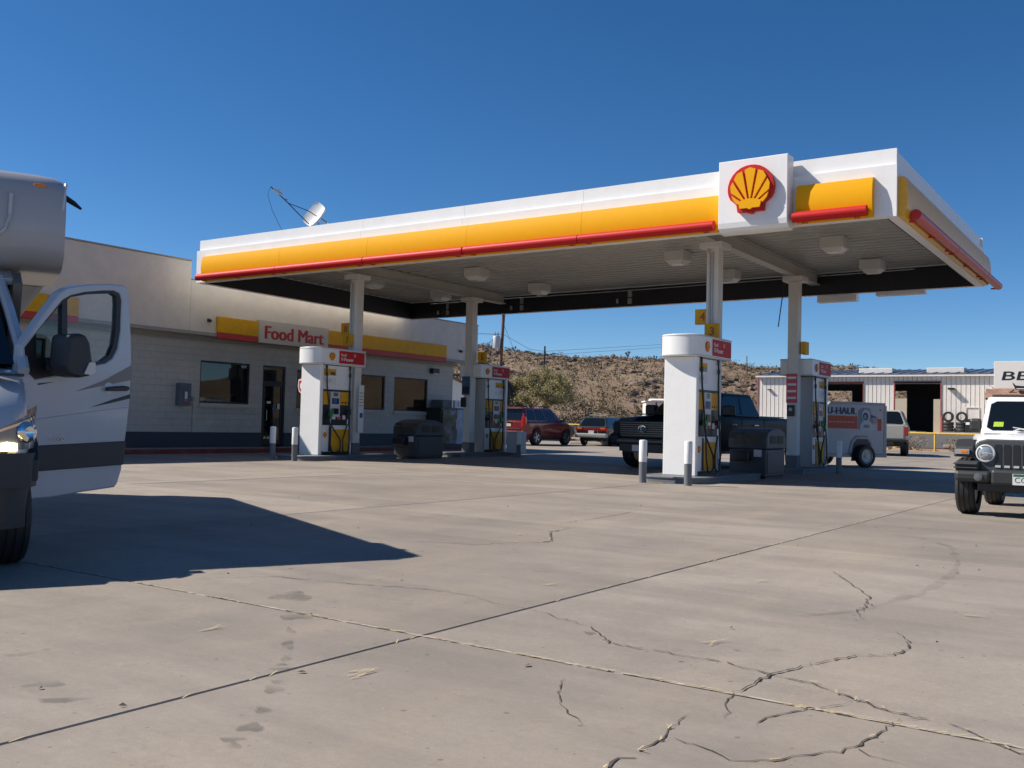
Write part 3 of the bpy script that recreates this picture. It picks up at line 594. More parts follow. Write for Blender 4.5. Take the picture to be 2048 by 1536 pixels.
mb = CB(); mb.tube([CM(1.2, CD-.3, CZ+.52), CM(9, CD-.3, CZ+.5), CM(18, CD-.3, CZ+.54)], .014, 4); mb.done('conduit', M_galv)
for u in UC:
    for v in VC:
        mb = CB(); SB(mb, u-.14, u+.14, v-.14, v+.14, .45, 5.13); p = mb.done('column', M_whitec, bevel=.012)
        mb = CB(); SB(mb, u-.155, u+.155, v-.155, v+.155, .1, .45); mb.done('plinth', M_grey, bevel=.01, parent=p)
        mb = CB(); SB(mb, u-.27, u+.27, v-.27, v+.27, 5.13, 5.268); mb.done('cap', M_whitec, bevel=.01, parent=p)
        mb = CB(); d = -1 if v < 5 else 1; P = [(u-.05, v+d*.155, z) for z in (.6, 3, 4.6, 5.0)]+[(u-.22, v+d*.3, 5.4)]; mb.tube([SITE @ Vector(q) for q in P], .02, 6)
        if v < 5: mb.tube([SITE @ Vector((u+.02, v-.155, z)) for z in (2.9, 4, 5.05)], .012, 5)
        mb.done('conduit', M_galv, parent=p)
mb = CB(); mb.tube([SITE @ Vector(q) for q in ((14.05, 8.3, 5.1), (14.0, 8.25, 4.6), (13.93, 8.2, 3.9))], .015, 5); mb.done('loose_cable', M_black)
# number signs on the posts
M_num = mat('red_numeral', (.42, .06, .02), .5)
def numsign(ch, u, v, z, label, w_=.32, h_=.34, hflip=False, side='v'):
    t = MB()
    if side == 'v':
        t.box(-w_/2, w_/2, -.05, .05, -h_/2, h_/2, 0); 
        if ch: text(t, ch, h_*.55, face((.02, -.052, 0), (1, 0, 0), (0, -1, 0)), 1, bold=.02)
    else:
        t.box(-.06, .06, -w_/2, w_/2, -h_/2, h_/2, 0)
    o = t.build('pump_number_sign', [M_yelp, M_num], None, S(u, v, z), A, bevel=.008); tag(o, label, 'sign', 'yellow pump number signs')
numsign('7', 3.24, 2.80, 3.38, 'yellow sign with a red 7 on the left front post')
numsign('8', 3.02, 2.95, 3.72, 'yellow sign with a red 8 sticking out behind the left front post')
numsign('3', 14.32, 2.80, 3.27, 'yellow sign with a red 3 low on the right front post')
numsign('4', 14.02, 2.95, 3.62, 'yellow sign with a red 4, highest on the right front post')
numsign('5', 3.70, 8.70, 3.30, 'yellow sign with a red 5 on the left back post')
numsign('', 14.53, 8.62, 3.34, 'yellow sign seen edge-on at the right back post', side='u')

# ------------------------------------------------------------------ shop building
WU = -2.45; PU = -2.0
shop = thing('food_shop', 'long low shop building with pale stucco parapet and dark blue base', 'building', S(WU, 5))
SI = Matrix.Translation(S(WU, 5)).inverted() @ SITE
def mat_block():
    m = mat('painted_block_wall', (.55, .505, .44), .85, var=.07, vs=2.5, dirt=(.40, .36, .305), dscale=1.1, damt=.5)
    n = m.node_tree.nodes; l = m.node_tree.links; b = n['Principled BSDF']; g = n.new('ShaderNodeNewGeometry'); mp = n.new('ShaderNodeMapping'); mp.vector_type = 'POINT'; mp.inputs['Rotation'].default_value = (0, 0, -A)
    l.new(g.outputs['Position'], mp.inputs[0]); sx = n.new('ShaderNodeSeparateXYZ'); l.new(mp.outputs[0], sx.inputs[0]); cx = n.new('ShaderNodeCombineXYZ'); l.new(sx.outputs['Y'], cx.inputs[0]); l.new(sx.outputs['Z'], cx.inputs[1])
    br = n.new('ShaderNodeTexBrick'); br.inputs['Scale'].default_value = 1; br.inputs['Brick Width'].default_value = .40; br.inputs['Row Height'].default_value = .2; br.inputs['Mortar Size'].default_value = .012; br.inputs['Mortar Smooth'].default_value = .3
    src_ = b.inputs['Base Color'].links[0].from_socket; mm_ = n.new('ShaderNodeMix'); mm_.data_type = 'RGBA'; mm_.blend_type = 'MULTIPLY'; mm_.inputs[0].default_value = .09; l.new(src_, mm_.inputs[6]); l.new(br.outputs['Color'], mm_.inputs[7]); l.new(mm_.outputs[2], b.inputs['Base Color'])
    br.inputs['Color1'].default_value = br.inputs['Color2'].default_value = (1, 1, 1, 1); br.inputs['Mortar'].default_value = (0, 0, 0, 1); l.new(cx.outputs[0], br.inputs['Vector'])
    nz = n.new('ShaderNodeTexNoise'); nz.inputs['Scale'].default_value = 30; l.new(g.outputs['Position'], nz.inputs['Vector'])
    ad = n.new('ShaderNodeMath'); ad.operation = 'MULTIPLY_ADD'; ad.inputs[1].default_value = .35; l.new(nz.outputs['Fac'], ad.inputs[0]); l.new(br.outputs['Color'], ad.inputs[2])
    bp = n.new('ShaderNodeBump'); bp.inputs['Strength'].default_value = .7; bp.inputs['Distance'].default_value = .012; l.new(ad.outputs[0], bp.inputs['Height']); l.new(bp.outputs[0], b.inputs['Normal']); return m
M_block = mat_block()
V0, V1 = -9.0, 15.0                                       # wall runs from far left of frame to the right corner
OPEN = [(-6.5, -2.9, 1.5, 3.1, 'w'), (2.16, 4.14, 1.52, 2.86, 'w'), (4.69, 5.70, .16, 2.86, 'd'), (6.22, 8.1, 1.46, 2.80, 'w'), (8.82, 10.78, 1.50, 2.82, 'w'), (11.30, 13.35, 1.50, 2.82, 'w')]
mb = MB(); T = .22
edges = [V0]+[e for o in OPEN for e in o[:2]]+[V1]
for i in range(0, len(edges), 2): mb.box(WU-T, WU, edges[i], edges[i+1], .60, 3.62)
for a, b, z0, z1, k in OPEN:
    if z0 > .6: mb.box(WU-T, WU, a, b, .60, z0)
    mb.box(WU-T, WU, a, b, z1, 3.62)
mb.build('wall', M_block, shop, M=SI)
mb = MB(); mb.box(WU-T, WU+.004, V0, 4.69, .0, .598).box(WU-T, WU+.004, 5.70, V1+.004, 0, .598); mb.build('wall_base', M_dblue, shop, M=SI)
mb = MB(); mb.box(-12, WU-T-.002, V1-T, V1, .0, 5.2).box(-12, WU-T-.002, V0, V0+T, 0, 5.2).box(-12.2, -12, V0, V1, 0, 5.2); mb.build('side_wall', M_block, shop, M=SI)
# parapet: tall left part, lower right part, both standing proud of the wall below
mb = MB(); mb.box(-2.3, PU, V0, 1.36, 3.66, 5.82); mb.build('parapet', M_stucco, shop, M=SI, bevel=.02)
mb = MB(); mb.box(-2.3, PU-.01, 1.364, 16.12, 3.66, 5.26); mb.build('parapet', M_stucco, shop, M=SI, bevel=.02)
mb = MB(); mb.box(-12.2, -2.302, 15.7, 16.12, 3.66, 5.24); mb.build('parapet', M_stucco, shop, M=SI)
mb = MB(); mb.box(-2.32, PU+.035, V0, 1.33, 5.822, 5.86).box(-2.32, PU+.02, 1.40, 16.14, 5.262, 5.29); mb.build('coping', M_trim, shop, M=SI)
mb = MB(); mb.box(-12, -2.31, V0+.3, 15.69, 4.75, 4.9); mb.build('roof', M_sidewalk, shop, M=SI)
mb = MB(); mb.box(-12.1, PU-.05, V0, 16.1, 3.622, 3.658); mb.build('soffit', M_trim, shop, M=SI)
for z0, z1, p in ((3.44, 3.50, .05), (3.505, 3.56, .09), (3.565, 3.62, .14)):
    mb = MB(); mb.box(WU+.001, WU+p, V0, V1, z0, z1); mb.build('cornice_rail', M_trim, shop, M=SI)
for z in (3.66,): mb = MB(); mb.box(PU+.001, PU+.05, V0, 16.1, 3.60, 3.70); mb.build('drip_edge', M_trim, shop, M=SI)
for a, b, z0, z1, k in OPEN:
    if k == 'w':
        mb = MB(); f = .06
        mb.box(WU-.12, WU-.04, a, b, z0, z0+f).box(WU-.12, WU-.04, a, b, z1-f, z1).box(WU-.12, WU-.04, a, a+f, z0+f, z1-f).box(WU-.12, WU-.04, b-f, b, z0+f, z1-f); fr = mb.build('window_frame', M_frame, shop, M=SI)
        mb = MB(); mb.box(WU-.085, WU-.075, a+f, b-f, z0+f, z1-f); mb.build('pane', M_pane, fr, M=SI)
        mb = MB(); mb.box(WU-.02, WU+.07, a-.03, b+.06, z0-.14, z0-.002); mb.build('sill', M_block, fr, M=SI)
a, b, z0, z1, _ = OPEN[2]; f = .07
mb = MB(); mb.box(WU-.13, WU-.02, a, a+f, z0, z1).box(WU-.13, WU-.02, b-f, b, z0, z1).box(WU-.13, WU-.02, a+f, b-f, z1-f, z1).box(WU-.13, WU-.02, a+f, b-f, 2.28, 2.34); df = mb.build('door_frame', M_frame, shop, M=SI)
mb = MB(); mb.box(WU-.09, WU-.045, a+f+.004, a+.16, z0+.02, 2.27).box(WU-.09, WU-.045, b-.16, b-f-.004, z0+.02, 2.27).box(WU-.09, WU-.045, a+.16, b-.16, z0+.02, .36).box(WU-.09, WU-.045, a+.16, b-.16, 2.17, 2.27); dr_ = mb.build('door', M_frame, shop, M=SI)
mb = MB(); mb.box(WU-.075, WU-.065, a+.16, b-.16, .36, 2.17); mb.build('pane', M_pane, dr_, M=SI)
mb = MB(); mb.box(WU-.06, WU-.05, a+f, b-f, 2.345, z1-f); mb.build('transom_pane', M_pane, df, M=SI)
mb = MB(); mb.tube([(WU-.045, a+.2, 1.0), (WU+.02, a+.2, 1.02), (WU+.02, a+.2, 1.38), (WU-.045, a+.2, 1.4)], .014, 6); mb.build('handle', M_steel, dr_, M=SI)
mb = MB(); mb.box(WU-.044, WU-.042, a+.24, a+.42, 1.58, 1.66, 0).box(WU-.044, WU-.042, b-.30, b-.2, 1.4, 1.6, 0).box(WU-.044, WU-.042, a+.5, a+.62, 1.3, 1.44, 1); mb.build('notice', [M_paper, M_blueprint], dr_, M=SI)
# things seen through the glass
inn = MB(); inn.box(-9, WU-T-.3, V0+.3, V1-.3, .05, .12, 0).box(-9.1, -9, V0+.3, V1-.3, .1, 3.6, 1); inn.build('interior', [M_grey, M_dblue], shop, M=SI)
mb = MB(); mb.box(-9, WU-T-.01, V0+.3, V1-.3, 3.3, 3.4); mb.build('interior_ceiling', M_grey, shop, M=SI)
M_tubeL = mat('lit_tube', (.9, .9, .85), .5, emit=(1, .9, .7), es=2.5)
for v in (2.2, 5.0, 7.4, 10, 12.6):
    mb = MB(); mb.cyl((-4.6, v, 3.18), (-4.6, v+1.3, 3.18), .035, n=8); mb.build('tube_lamp', M_tubeL, shop, M=SI)
random.seed(11)
for k, v in enumerate((2.4, 6.4, 9.2, 11.8)):
    sh = MB(); sh.box(-4.1, -3.6, v, v+1.6, .12, 1.55, 0); o = sh.build('shelf_unit', M_frame, shop, M=SI); g2 = MB()
    for zz in (1.0, 1.56):
        for i in range(9): g2.box(-3.98, -3.56, v+.05+i*.17, v+.19+i*.17, zz, zz+random.uniform(.12, .25), random.randint(0, 3))
    g2.build('goods', [M_yelp, M_red, M_blueprint, M_trim], o, M=SI)
# sign bands
def band(v0, v1, fv=0):
    mb = MB(); mb.box(PU+.002, PU+.10, v0, v1, 3.735, 4.23); mb.build('yellow_band', M_yelp, shop, M=SI, bevel=.008)
    mb = MB(); mb.box(PU+.002, PU+.095, v0, v1, 3.55, 3.731); mb.build('red_band', M_redband, shop, M=SI, bevel=.008)
for v0, v1 in ((-6.6, -2.33), (2.34, 3.96), (7.10, 8.42), (8.425, 10.9), (10.905, 13.85)): band(v0, v1)
mb = MB(); mb.box(PU+.002, PU+.13, 3.97, 7.09, 3.55, 4.30); sg = mb.build('sign_board', mat('aged_sign_face', (.62, .565, .50), .5, var=.03, dirt=(.5, .45, .38), damt=.2), shop, M=SI, bevel=.01)
mb = MB(); [text(mb, 'Food Mart', .43, face((PU+.132+.002*i, 5.53+.016*(i-1.5), 3.905), (0, 1, 0), (1, 0, 0)), 0, wide=2.62, depth=.05) for i in range(4)]; mb.build('lettering', M_text, sg, M=SI)
# fittings on the wall
def wallthing(name, label, cat, parts, group=None):
    p0 = parts[0]; t = thing(name, label, cat, SITE @ Vector(p0)); Mi = Matrix.Translation(SITE @ Vector(p0)).inverted() @ SITE
    for nm, mb, m in parts[1:]: mb.build(nm, m, t, M=Mi)
mb = MB(); mb.box(WU+.002, WU+.2, 1.28, 1.70, 1.42, 2.10); m2 = MB(); m2.box(WU+.202, WU+.21, 1.36, 1.62, 1.5, 1.98); m3 = MB(); m3.box(WU+.212, WU+.22, 1.46, 1.55, 1.62, 1.84, 0).box(WU+.212, WU+.22, 1.42, 1.58, 1.53, 1.6, 1)
wallthing('wall_box', 'grey meter box with a faded sticker on the shop wall left of the first window', 'box', [(WU, 1.49, 1.42), ('case', mb, M_grey), ('cover', m2, mat('blue_grey_cover', (.10, .13, .16), .5, var=.2)), ('sticker', m3, [M_paper, M_pink])])
mb = MB(); mb.box(WU+.002, WU+.05, 1.86, 1.94, 1.56, 1.7); mb.tube([(WU+.02, 1.9, 1.56), (WU+.02, 1.9, .6)], .012, 5)
wallthing('wall_outlet', 'small grey outlet box with a thin pipe running down the shop wall', 'outlet', [(WU, 1.9, .6), ('case', mb, M_trim)])
for v, lab in ((2.05, 'small dark camera on the parapet left of the first yellow band'), (14.85, 'small dark camera at the right end of the parapet')):
    mb = MB(); mb.box(PU+.001, PU+.03, v-.05, v+.05, 4.03, 4.13).cyl((PU+.02, v, 4.08), (PU+.15, v-.05, 4.05), .05, n=10); wallthing('security_camera', lab, 'camera', [(PU, v, 4.0), ('case', mb, M_black)])
mb = MB(); mb.box(WU+.002, WU+.2, 13.45, 13.85, 3.08, 3.28); m2 = MB(); m2.box(WU+.03, WU+.19, 13.5, 13.8, 3.05, 3.079)
wallthing('wall_lamp', 'square lamp high on the shop wall by its right corner', 'lamp', [(WU, 13.65, 3.05), ('housing', mb, M_frame), ('lens', m2, M_lens)])
# sidewalk with red kerb
mb = MB(); mb.box(WU+.006, -1.20, V0, 16.5, .0, .125); o = mb.build('sidewalk', M_sidewalk, M=SITE); o['kind'] = 'structure'
mb = MB(); mb.box(-1.198, -1.06, V0, 16.5, -.02, .13); o = mb.build('red_kerb', M_redkerb, M=SITE, bevel=.02); o['kind'] = 'structure'
# ice chest
t = thing('ice_freezer', 'tall ice freezer with a mural front and a white ICE sign, at the shop corner', 'freezer', S(-1.95, 14.2, .125)); TI = Matrix.Translation(S(-1.95, 14.2, .125)).inverted() @ SITE
mb = MB(); mb.box(WU+.03, -1.62, 13.25, 15.18, .125, 1.68); mb.build('cabinet', mat('freezer_dark', (.03, .035, .03), .4), t, M=TI, bevel=.02)
def mat_mural():
    m = mat('mural', (.05, .07, .05), .4); n = m.node_tree.nodes; l = m.node_tree.links; b = n['Principled BSDF']; tc = n.new('ShaderNodeTexCoord'); z = n.new('ShaderNodeTexNoise'); z.inputs['Scale'].default_value = 2.4; z.inputs['Detail'].default_value = 3
    l.new(tc.outputs['Object'], z.inputs['Vector']); r = n.new('ShaderNodeValToRGB'); e = r.color_ramp.elements; e[0].position = .36; e[0].color = (.02, .03, .02, 1); e[1].position = .7; e[1].color = (.16, .28, .42, 1)
    k = e.new(.48); k.color = (.06, .075, .025, 1); k = e.new(.56); k.color = (.10, .085, .07, 1); l.new(z.outputs['Fac'], r.inputs[0]); l.new(r.outputs[0], b.inputs['Base Color']); return m
Mm = mat_mural()
M_mb = mat('mural_blue', (.30, .40, .52), .35, var=.5, vs=3)
for a, b, m in ((13.28, 14.2, Mm), (14.22, 15.15, M_mb)):
    mb = MB(); mb.box(-1.618, -1.56, a, b, .22, 1.62); d = mb.build('door', m, t, M=TI, bevel=.01)
    mb = MB(); mb.tube([(-1.56, b-.1, .8), (-1.50, b-.1, .82), (-1.50, b-.1, 1.2), (-1.56, b-.1, 1.22)], .012, 5); mb.build('handle', M_steel, d, M=TI)
mb = MB(); mb.box(-1.72, -1.60, 14.1, 15.15, 1.685, 2.0); s_ = mb.build('sign', mat('ice_sign_white', (.62, .68, .75), .4), t, M=TI)
mb = MB(); text(mb, 'I C E', .2, face((-1.598, 14.66, 1.845), (0, 1, 0), (1, 0, 0)), 0, wide=.74, bold=.012, depth=.05); mb.build('lettering', mat('deep_blue_letter', (.02, .03, .22), .4), s_, M=TI)
mb = MB(); mb.box(WU+.1, -1.75, 13.5, 14.08, 1.685, 2.0); mb.build('cooling_unit', M_grey, t, M=TI)
# dish standing on the canopy roof
t = thing('satellite_dish', 'white oblong satellite dish with a long thin feed arm on the canopy roof', 'satellite dish', (-5.92, 28.3, 7.09))
e1 = Vector((.63, 0, .78)); e2 = Vector((.60, -.33, -.48)).normalized(); e1.normalize(); nn = e1.cross(e2); nn = nn if nn.y < 0 else -nn
DM = Matrix(((e1.x, e2.x, nn.x, 0), (e1.y, e2.y, nn.y, 0), (e1.z, e2.z, nn.z, 0), (0, 0, 0, 1)))
def dish(u, v):
    x, y = (u-.5)*2, (v-.5)*2; k = 1-.13*(x*x*y*y); return (x*.37*k, y*.24*k, .05*(x*x+y*y)*.6-.03)
mb = MB(); mb.grid(dish, 10, 8, 0, True, DM); mb.grid(lambda u, v: tuple(Vector(dish(u, v))+Vector((0, 0, -.075))), 10, 8, 0, True, DM)
rim = [dish(u, v) for u, v in [(i/10, 0) for i in range(10)]+[(1, i/8) for i in range(8)]+[(1-i/10, 1) for i in range(10)]+[(0, 1-i/8) for i in range(8)]]
for p, q in zip(rim, rim[1:]+rim[:1]): mb.quad([p, q, (q[0], q[1], q[2]-.075), (p[0], p[1], p[2]-.075)], 0, DM)
mb.build('reflector', M_white, t, fix=False)
mb = MB(); mb.tube([(.1, .1, -.06), (.36, .16, -.22), (.42, .1, -.26), (.42, .1, -1.38)], .028, 6).tube([(.05, .1, -.15), (.42, .1, -.7)], .018, 5).box(.2, .64, -.1, .3, -1.40, -1.37); mb.build('mount', M_galv, t)
mb = MB(); mb.tube([(-.10, -.12, -.33), (-.42, -.2, -.03), (-.71, -.3, .26), (-1.17, -.45, .67)], .016, 5).tube([(-.69, -.28, .24), (-.15, -.1, .07), (.12, -.1, -.09)], .012, 5); mb.build('feed_arm', M_dark, t)
mb = MB(); mb.cyl((-1.10, -.42, .60), (-.86, -.36, .46), .045, n=10).cyl((-1.0, -.38, .62), (-.86, -.34, .60), .02, n=8).cyl((-.78, -.3, .37), (-.70, -.28, .33), .03, n=8); mb.build('receiver', M_ltg, t)
mb = MB(); mb.tube([(-1.17, -.45, .67), (-1.26, -.42, .45), (-1.12, -.4, .0), (-.85, -.3, -.55), (-.7, -.2, -1.0), (-.6, 0, -1.39)], .007, 4); mb.build('cable', M_black, t)
# ------------------------------------------------------------------ pump islands, dispensers, bollards, bins
def island(u0, u1, v0, v1, rnd_end, label):
    p = S((u0+u1)/2, (v0+v1)/2); w_ = (u1-u0)/2; l_ = (v1-v0)/2; r_ = w_*.55
    def outline(g):
        o = []
        if rnd_end < 0:
            for i in range(7): a = math.pi+math.pi/2*i/6; o.append((-w_-g+r_+math.cos(a)*r_, -l_-g+r_+math.sin(a)*r_))
            for i in range(7): a = -math.pi/2+math.pi/2*i/6; o.append((w_+g-r_+math.cos(a)*r_, -l_-g+r_+math.sin(a)*r_))
            o += [(w_+g, l_+g), (-w_-g, l_+g)]
        else:
            o += [(-w_-g, -l_-g), (w_+g, -l_-g)]
            for i in range(7): a = math.pi/2*i/6; o.append((w_+g-r_+math.cos(a)*r_, l_+g-r_+math.sin(a)*r_))
            for i in range(7): a = math.pi/2+math.pi/2*i/6; o.append((-w_-g+r_+math.cos(a)*r_, l_+g-r_+math.sin(a)*r_))
        return o
    t = thing('pump_island', label, 'kerb', p, A, 'grey raised pump islands')
    mb = MB(); mb.prism(outline(0), 'z', -.03, .085, 0); mb.build('kerb_body', M_grey, t)
    mb = MB(); mb.prism(outline(.02), 'z', .087, .13, 0); mb.build('kerb_lip', M_grey, t, bevel=.012)
for u, side in ((3.35, 'left'), (14.28, 'right')):
    island(u-.68, u+.72, .62, 4.1, -1, f'grey rounded kerb island under the {side} front pump')
    island(u-.66, u+.70, 7.2, 10.9, 1, f'grey kerb island under the {side} back pump')
def bollard(u, v, label, h_=.88):
    t = thing('bollard', label, 'bollard', S(u, v), A, 'grey and white bollards at the pump islands')
    MB().cyl((0, 0, -.02), (0, 0, h_*.49), .075, n=18).build('base_sleeve', M_bolg, t)
    mb = MB(); mb.lathe([(.0795, h_*.485), (.0795, h_*.97), (.07, h_*.992), (.0, h_*1.0)], 18); mb.build('top_sleeve', M_bolw, t)
bollard(2.69, .62, 'leftmost white and grey bollard, before the left front pump')
bollard(3.80, .38, 'white and grey bollard by the right corner of the left front pump')
bollard(13.96, .26, 'white and grey bollard left of the right front pump, before the dark pickup', .86)
bollard(14.97, .20, 'white and grey bollard standing right before the white end of the right front pump', .87)
bollard(4.80, 9.35, 'shaded bollard at the left back pump, beside the red car')
bollard(15.40, 8.85, 'shaded bollard at the right back pump, before the trailer')

def dispenser(label):
    """local frame: x across, y along the island from the outer rounded end (-) to the post (+); z from island top"""
    t = thing('fuel_dispenser', label, 'fuel pump', group='fuel pumps')
    W = .33
    mb = MB(); mb.box(-.37, .37, -.02, .10, .0, 2.47); mb.build('end_cladding', M_white, t, bevel=.015)
    mb = MB(); mb.box(-W+.03, W-.03, .102, 1.22, .0, 2.46); mb.build('cabinet', M_ltg, t, bevel=.01)
    # crown header with rounded outer end
    def stad(r_, y0, y1, n=14):
        o = [(r_, y1), (-r_, y1)]; o += [(-r_*math.cos(math.pi*i/n), y0+r_*.62-r_*.62*math.sin(math.pi*i/n)) for i in range(n+1)]; return o
    mb = MB(); mb.prism(stad(.435, -.24, 1.66), 'z', 2.475, 2.93, 0, sm=True); hd = mb.build('header', M_white, t, bevel=.012, sharp=40)
    mb = MB(); mb.prism(stad(.441, -.246, 1.665), 'z', 2.49, 2.51, 0, sm=True).prism(stad(.441, -.246, 1.665), 'z', 2.895, 2.915, 0, sm=True); mb.build('header_rim', M_ltg, hd, sharp=40)
    for s in (1, -1):
        X = lambda x: s*x
        Fx = lambda y, z, x: face((s*x, y, z), (0, s, 0), (s, 0, 0))   # local X runs to the viewer's right
        def bx(m_, x0, x1, y0, y1, z0, z1, mi=0): m_.box(min(s*x0, s*x1), max(s*x0, s*x1), y0, y1, z0, z1, mi)
        yr = (lambda a: a) if s > 0 else (lambda a: a)
        # red advert panel: right half of the face as one looks at it
        r0, r1 = (.60, 1.60) if s > 0 else (.0, 1.0)
        mb = MB(); bx(mb, .442, .452, r0, r1, 2.53, 2.875, 0); cx = (r0+r1)/2; q = -s*.0
        off = -.22*s
        text(mb, 'V-Power', .10, Fx(cx+off*.9, 2.645, .453), 1, wide=.50, bold=.02, depth=.05)
        text(mb, 'Shell', .075, Fx(cx+off*1.55, 2.765, .453), 1, wide=.22, bold=.012, depth=.05)
        text(mb, 'O', .085, Fx(cx+.10*s, 2.77, .453), 1, wide=.075, bold=.01, depth=.05); mb.build('red_panel', [M_red, M_paper], hd)
        ey = .33 if s > 0 else 1.27
        mb = MB(); pecten(mb, Fx(ey, 2.70, .442), .105, d=.012); mb.build('scallop_emblem', [M_red, M_yel], hd)
        # face of the pump
        mb = MB(); bx(mb, .302, .315, .11, 1.21, 1.80, 2.45); mb.build('upper_panel', M_white, t)
        mb = MB(); bx(mb, .316, .322, .16, .62, 2.18, 2.36, 0); bx(mb, .322, .325, .40, .58, 2.2, 2.28, 1); bx(mb, .316, .322, .16, .62, 1.93, 2.12, 2); bx(mb, .322, .325, .22, .3, 2.0, 2.07, 3); bx(mb, .322, .325, .36, .44, 2.0, 2.07, 3); mb.build('price_card', [M_yelp, M_scr, M_paper, M_ltg], t)
        mb = MB(); bx(mb, .302, .33, .11, 1.21, .82, 1.795); bz = mb.build('bezel', M_black, t, bevel=.01)
        ys = .40 if s > 0 else .42
        mb = MB(); bx(mb, .331, .365, ys, ys+.36, 1.05, 1.74, 0); bx(mb, .366, .372, ys+.05, ys+.31, 1.40, 1.56, 1); bx(mb, .372, .375, ys+.09, ys+.24, 1.42, 1.54, 2); bx(mb, .366, .385, ys+.12, ys+.3, 1.12, 1.28, 1)
        for i in range(3): bx(mb, .366, .37, ys+.1, ys+.27, 1.62+i*.035, 1.645+i*.035, 1)
        mb.build('card_terminal', [M_ltg, M_scr, M_blueprint], bz, bevel=.008)
        mb = MB(); bx(mb, .331, .338, .15, ys-.03, 1.38, 1.74); mb.build('grade_panel', [M_yelp, M_scr], bz)
        mb = MB(); bx(mb, .331, .338, ys+.40, 1.16, 1.38, 1.74)
        for i in range(3): bx(mb, .339, .343, ys+.45+i*.12, ys+.51+i*.12, 1.42, 1.47, 1)
        mb.build('grade_panel', [M_yelp, M_scr], bz)
        mb = MB(); [bx(mb, .331, .34, .5+i*.2, .62+i*.2, .98, 1.06+.02*i, 0 if i != 1 else 1) for i in range(3)]; mb.build('sticker', [M_paper, M_pink], bz)
        mb = MB(); bx(mb, .302, .318, .11, 1.21, .09, .815); lw = mb.build('lower_panel', M_white, t, bevel=.006)
        y0, y1 = (.52, 1.17) if s > 0 else (.15, .80)
        mb = MB(); bx(mb, .319, .327, y0, y1, .10, .70); mb.build('yellow_door', M_yelp, lw, bevel=.006)
        mb = MB(); bx(mb, .319, .321, (.40 if s > 0 else .81), (.51 if s > 0 else .92), .10, .78); mb.build('gap', M_black, lw)
        mb = MB(); pecten(mb, Fx(.26 if s > 0 else 1.06, .55, .319), .07, d=.01); mb.build('scallop_emblem', [M_red, M_yel], lw)
        mb = MB(); bx(mb, .29, .325, .11, 1.21, .0, .088); mb.build('kick_plate', M_black, t)
        mb = MB(); [bx(mb, .30, .335, y, y+.03, .0, 2.46) for y in (.104, 1.212)]; mb.build('corner_trim', M_galv, t)
        # nozzles and hoses
        for yh, col, sw in ((.22, M_green, .30), (1.12, M_black, -.16)):
            mb = MB(); mb.cyl((s*.40, yh+sw*.5, .98), (s*.43, yh+sw*.5+.03, 1.18), .032, n=8).cyl((s*.43, yh+sw*.5+.03, 1.18), (s*.40, yh+sw*.5+.1, 1.27), .026, n=8).cyl((s*.40, yh+sw*.5+.1, 1.27), (s*.36, yh+sw*.5+.16, 1.12), .014, n=8).box(min(s*.36, s*.44), max(s*.36, s*.44), yh+sw*.5-.06, yh+sw*.5+.06, 1.06, 1.16)
            nz = mb.build('nozzle', col, t, bevel=.01)
            yy = yh+sw*.5
            mb = MB(); mb.cyl((s*.40, yy, .98), (s*.40, yy-.01, .84), .02, n=8); mb.build('nozzle_swivel', M_steel, nz)
            mb = MB(); mb.tube([(s*.36, yh, 2.44), (s*.37, yh, 2.25), (s*.375, yh+sw*.06, 1.9), (s*.40, yh+sw*.25, 1.4), (s*.44, yh+sw*.35, .8), (s*.46, yh+sw*.35, .35), (s*.46, yh+sw*.6, .10), (s*.45, yh+sw*1.2, .06), (s*.44, yh+sw*1.75, .14), (s*.43, yh+sw*1.75, .42), (s*.41, yh+sw*.9, .72), (s*.40, yy, .86)], .019, 8); hs_ = mb.build('hose', M_rubber, t)
            mb = MB(); mb.cyl((s*.36, yh, 2.47), (s*.36, yh, 2.36), .028, n=8).cyl((s*.37, yh, 2.26), (s*.372, yh, 2.16), .034, n=8); mb.build('breakaway', M_black, hs_)
    return t
ID = .13
d0 = dispenser('white fuel pump at the left front, under the 7 sign, sunlit end')
d0.location = S(3.30, 1.37, ID); d0.rotation_euler.z = A
dup(d0, S(14.30, 1.25, ID), A, 'white fuel pump at the right front, nearest to the camera, under the 3 sign')
dup(d0, S(3.36, 10.15, ID), A+math.pi, 'shaded fuel pump at the left back, before the red car')
dup(d0, S(14.30, 10.25, ID), A+math.pi, 'shaded fuel pump at the right back, before the white trailer')
# small fittings by the pumps
def sbox(name, label, cat, u, v, z, x0, x1, y0, y1, h_, m, extra=None, bevel=.006):
    t = MB().box(x0, x1, y0, y1, 0, h_); 
    if extra: extra(t)
    o = t.build(name, m, None, S(u, v, z), A, bevel=bevel); return tag(o, label, cat)
sbox('notice_poster', 'blue poster with a dark picture on the left back post', 'poster', 3.35, 8.5, 2.02, -.2, .12, -.172, -.16, .62, [mat('poster_blue', (.05, .11, .24), .5, var=.5, vs=5), M_scr], lambda t: t.box(-.18, .1, -.176, -.1725, .06, .28, 1))
sbox('notice_box', 'small black box under the blue poster on the left back post', 'box', 3.25, 8.5, 1.62, -.1, .08, -.22, -.156, .32, [M_black])
sbox('notice_poster', 'faded pink and red notice on the right back post', 'poster', 14.28, 8.5, 1.86, -.15, .15, -.172, -.16, .78, [M_pink, M_paper], lambda t: [t.box(-.12, .12, -.176, -.1725, .1+.18*i, .16+.18*i, 1) for i in range(4)])
sbox('notice_box', 'black box with a pale dial under the pink notice on the right back post', 'box', 14.26, 8.5, 1.5, -.1, .1, -.2, -.156, .3, [M_black, M_ltg], lambda t: t.cyl((0, -.2, .18), (0, -.212, .18), .05, n=12, mi=1))
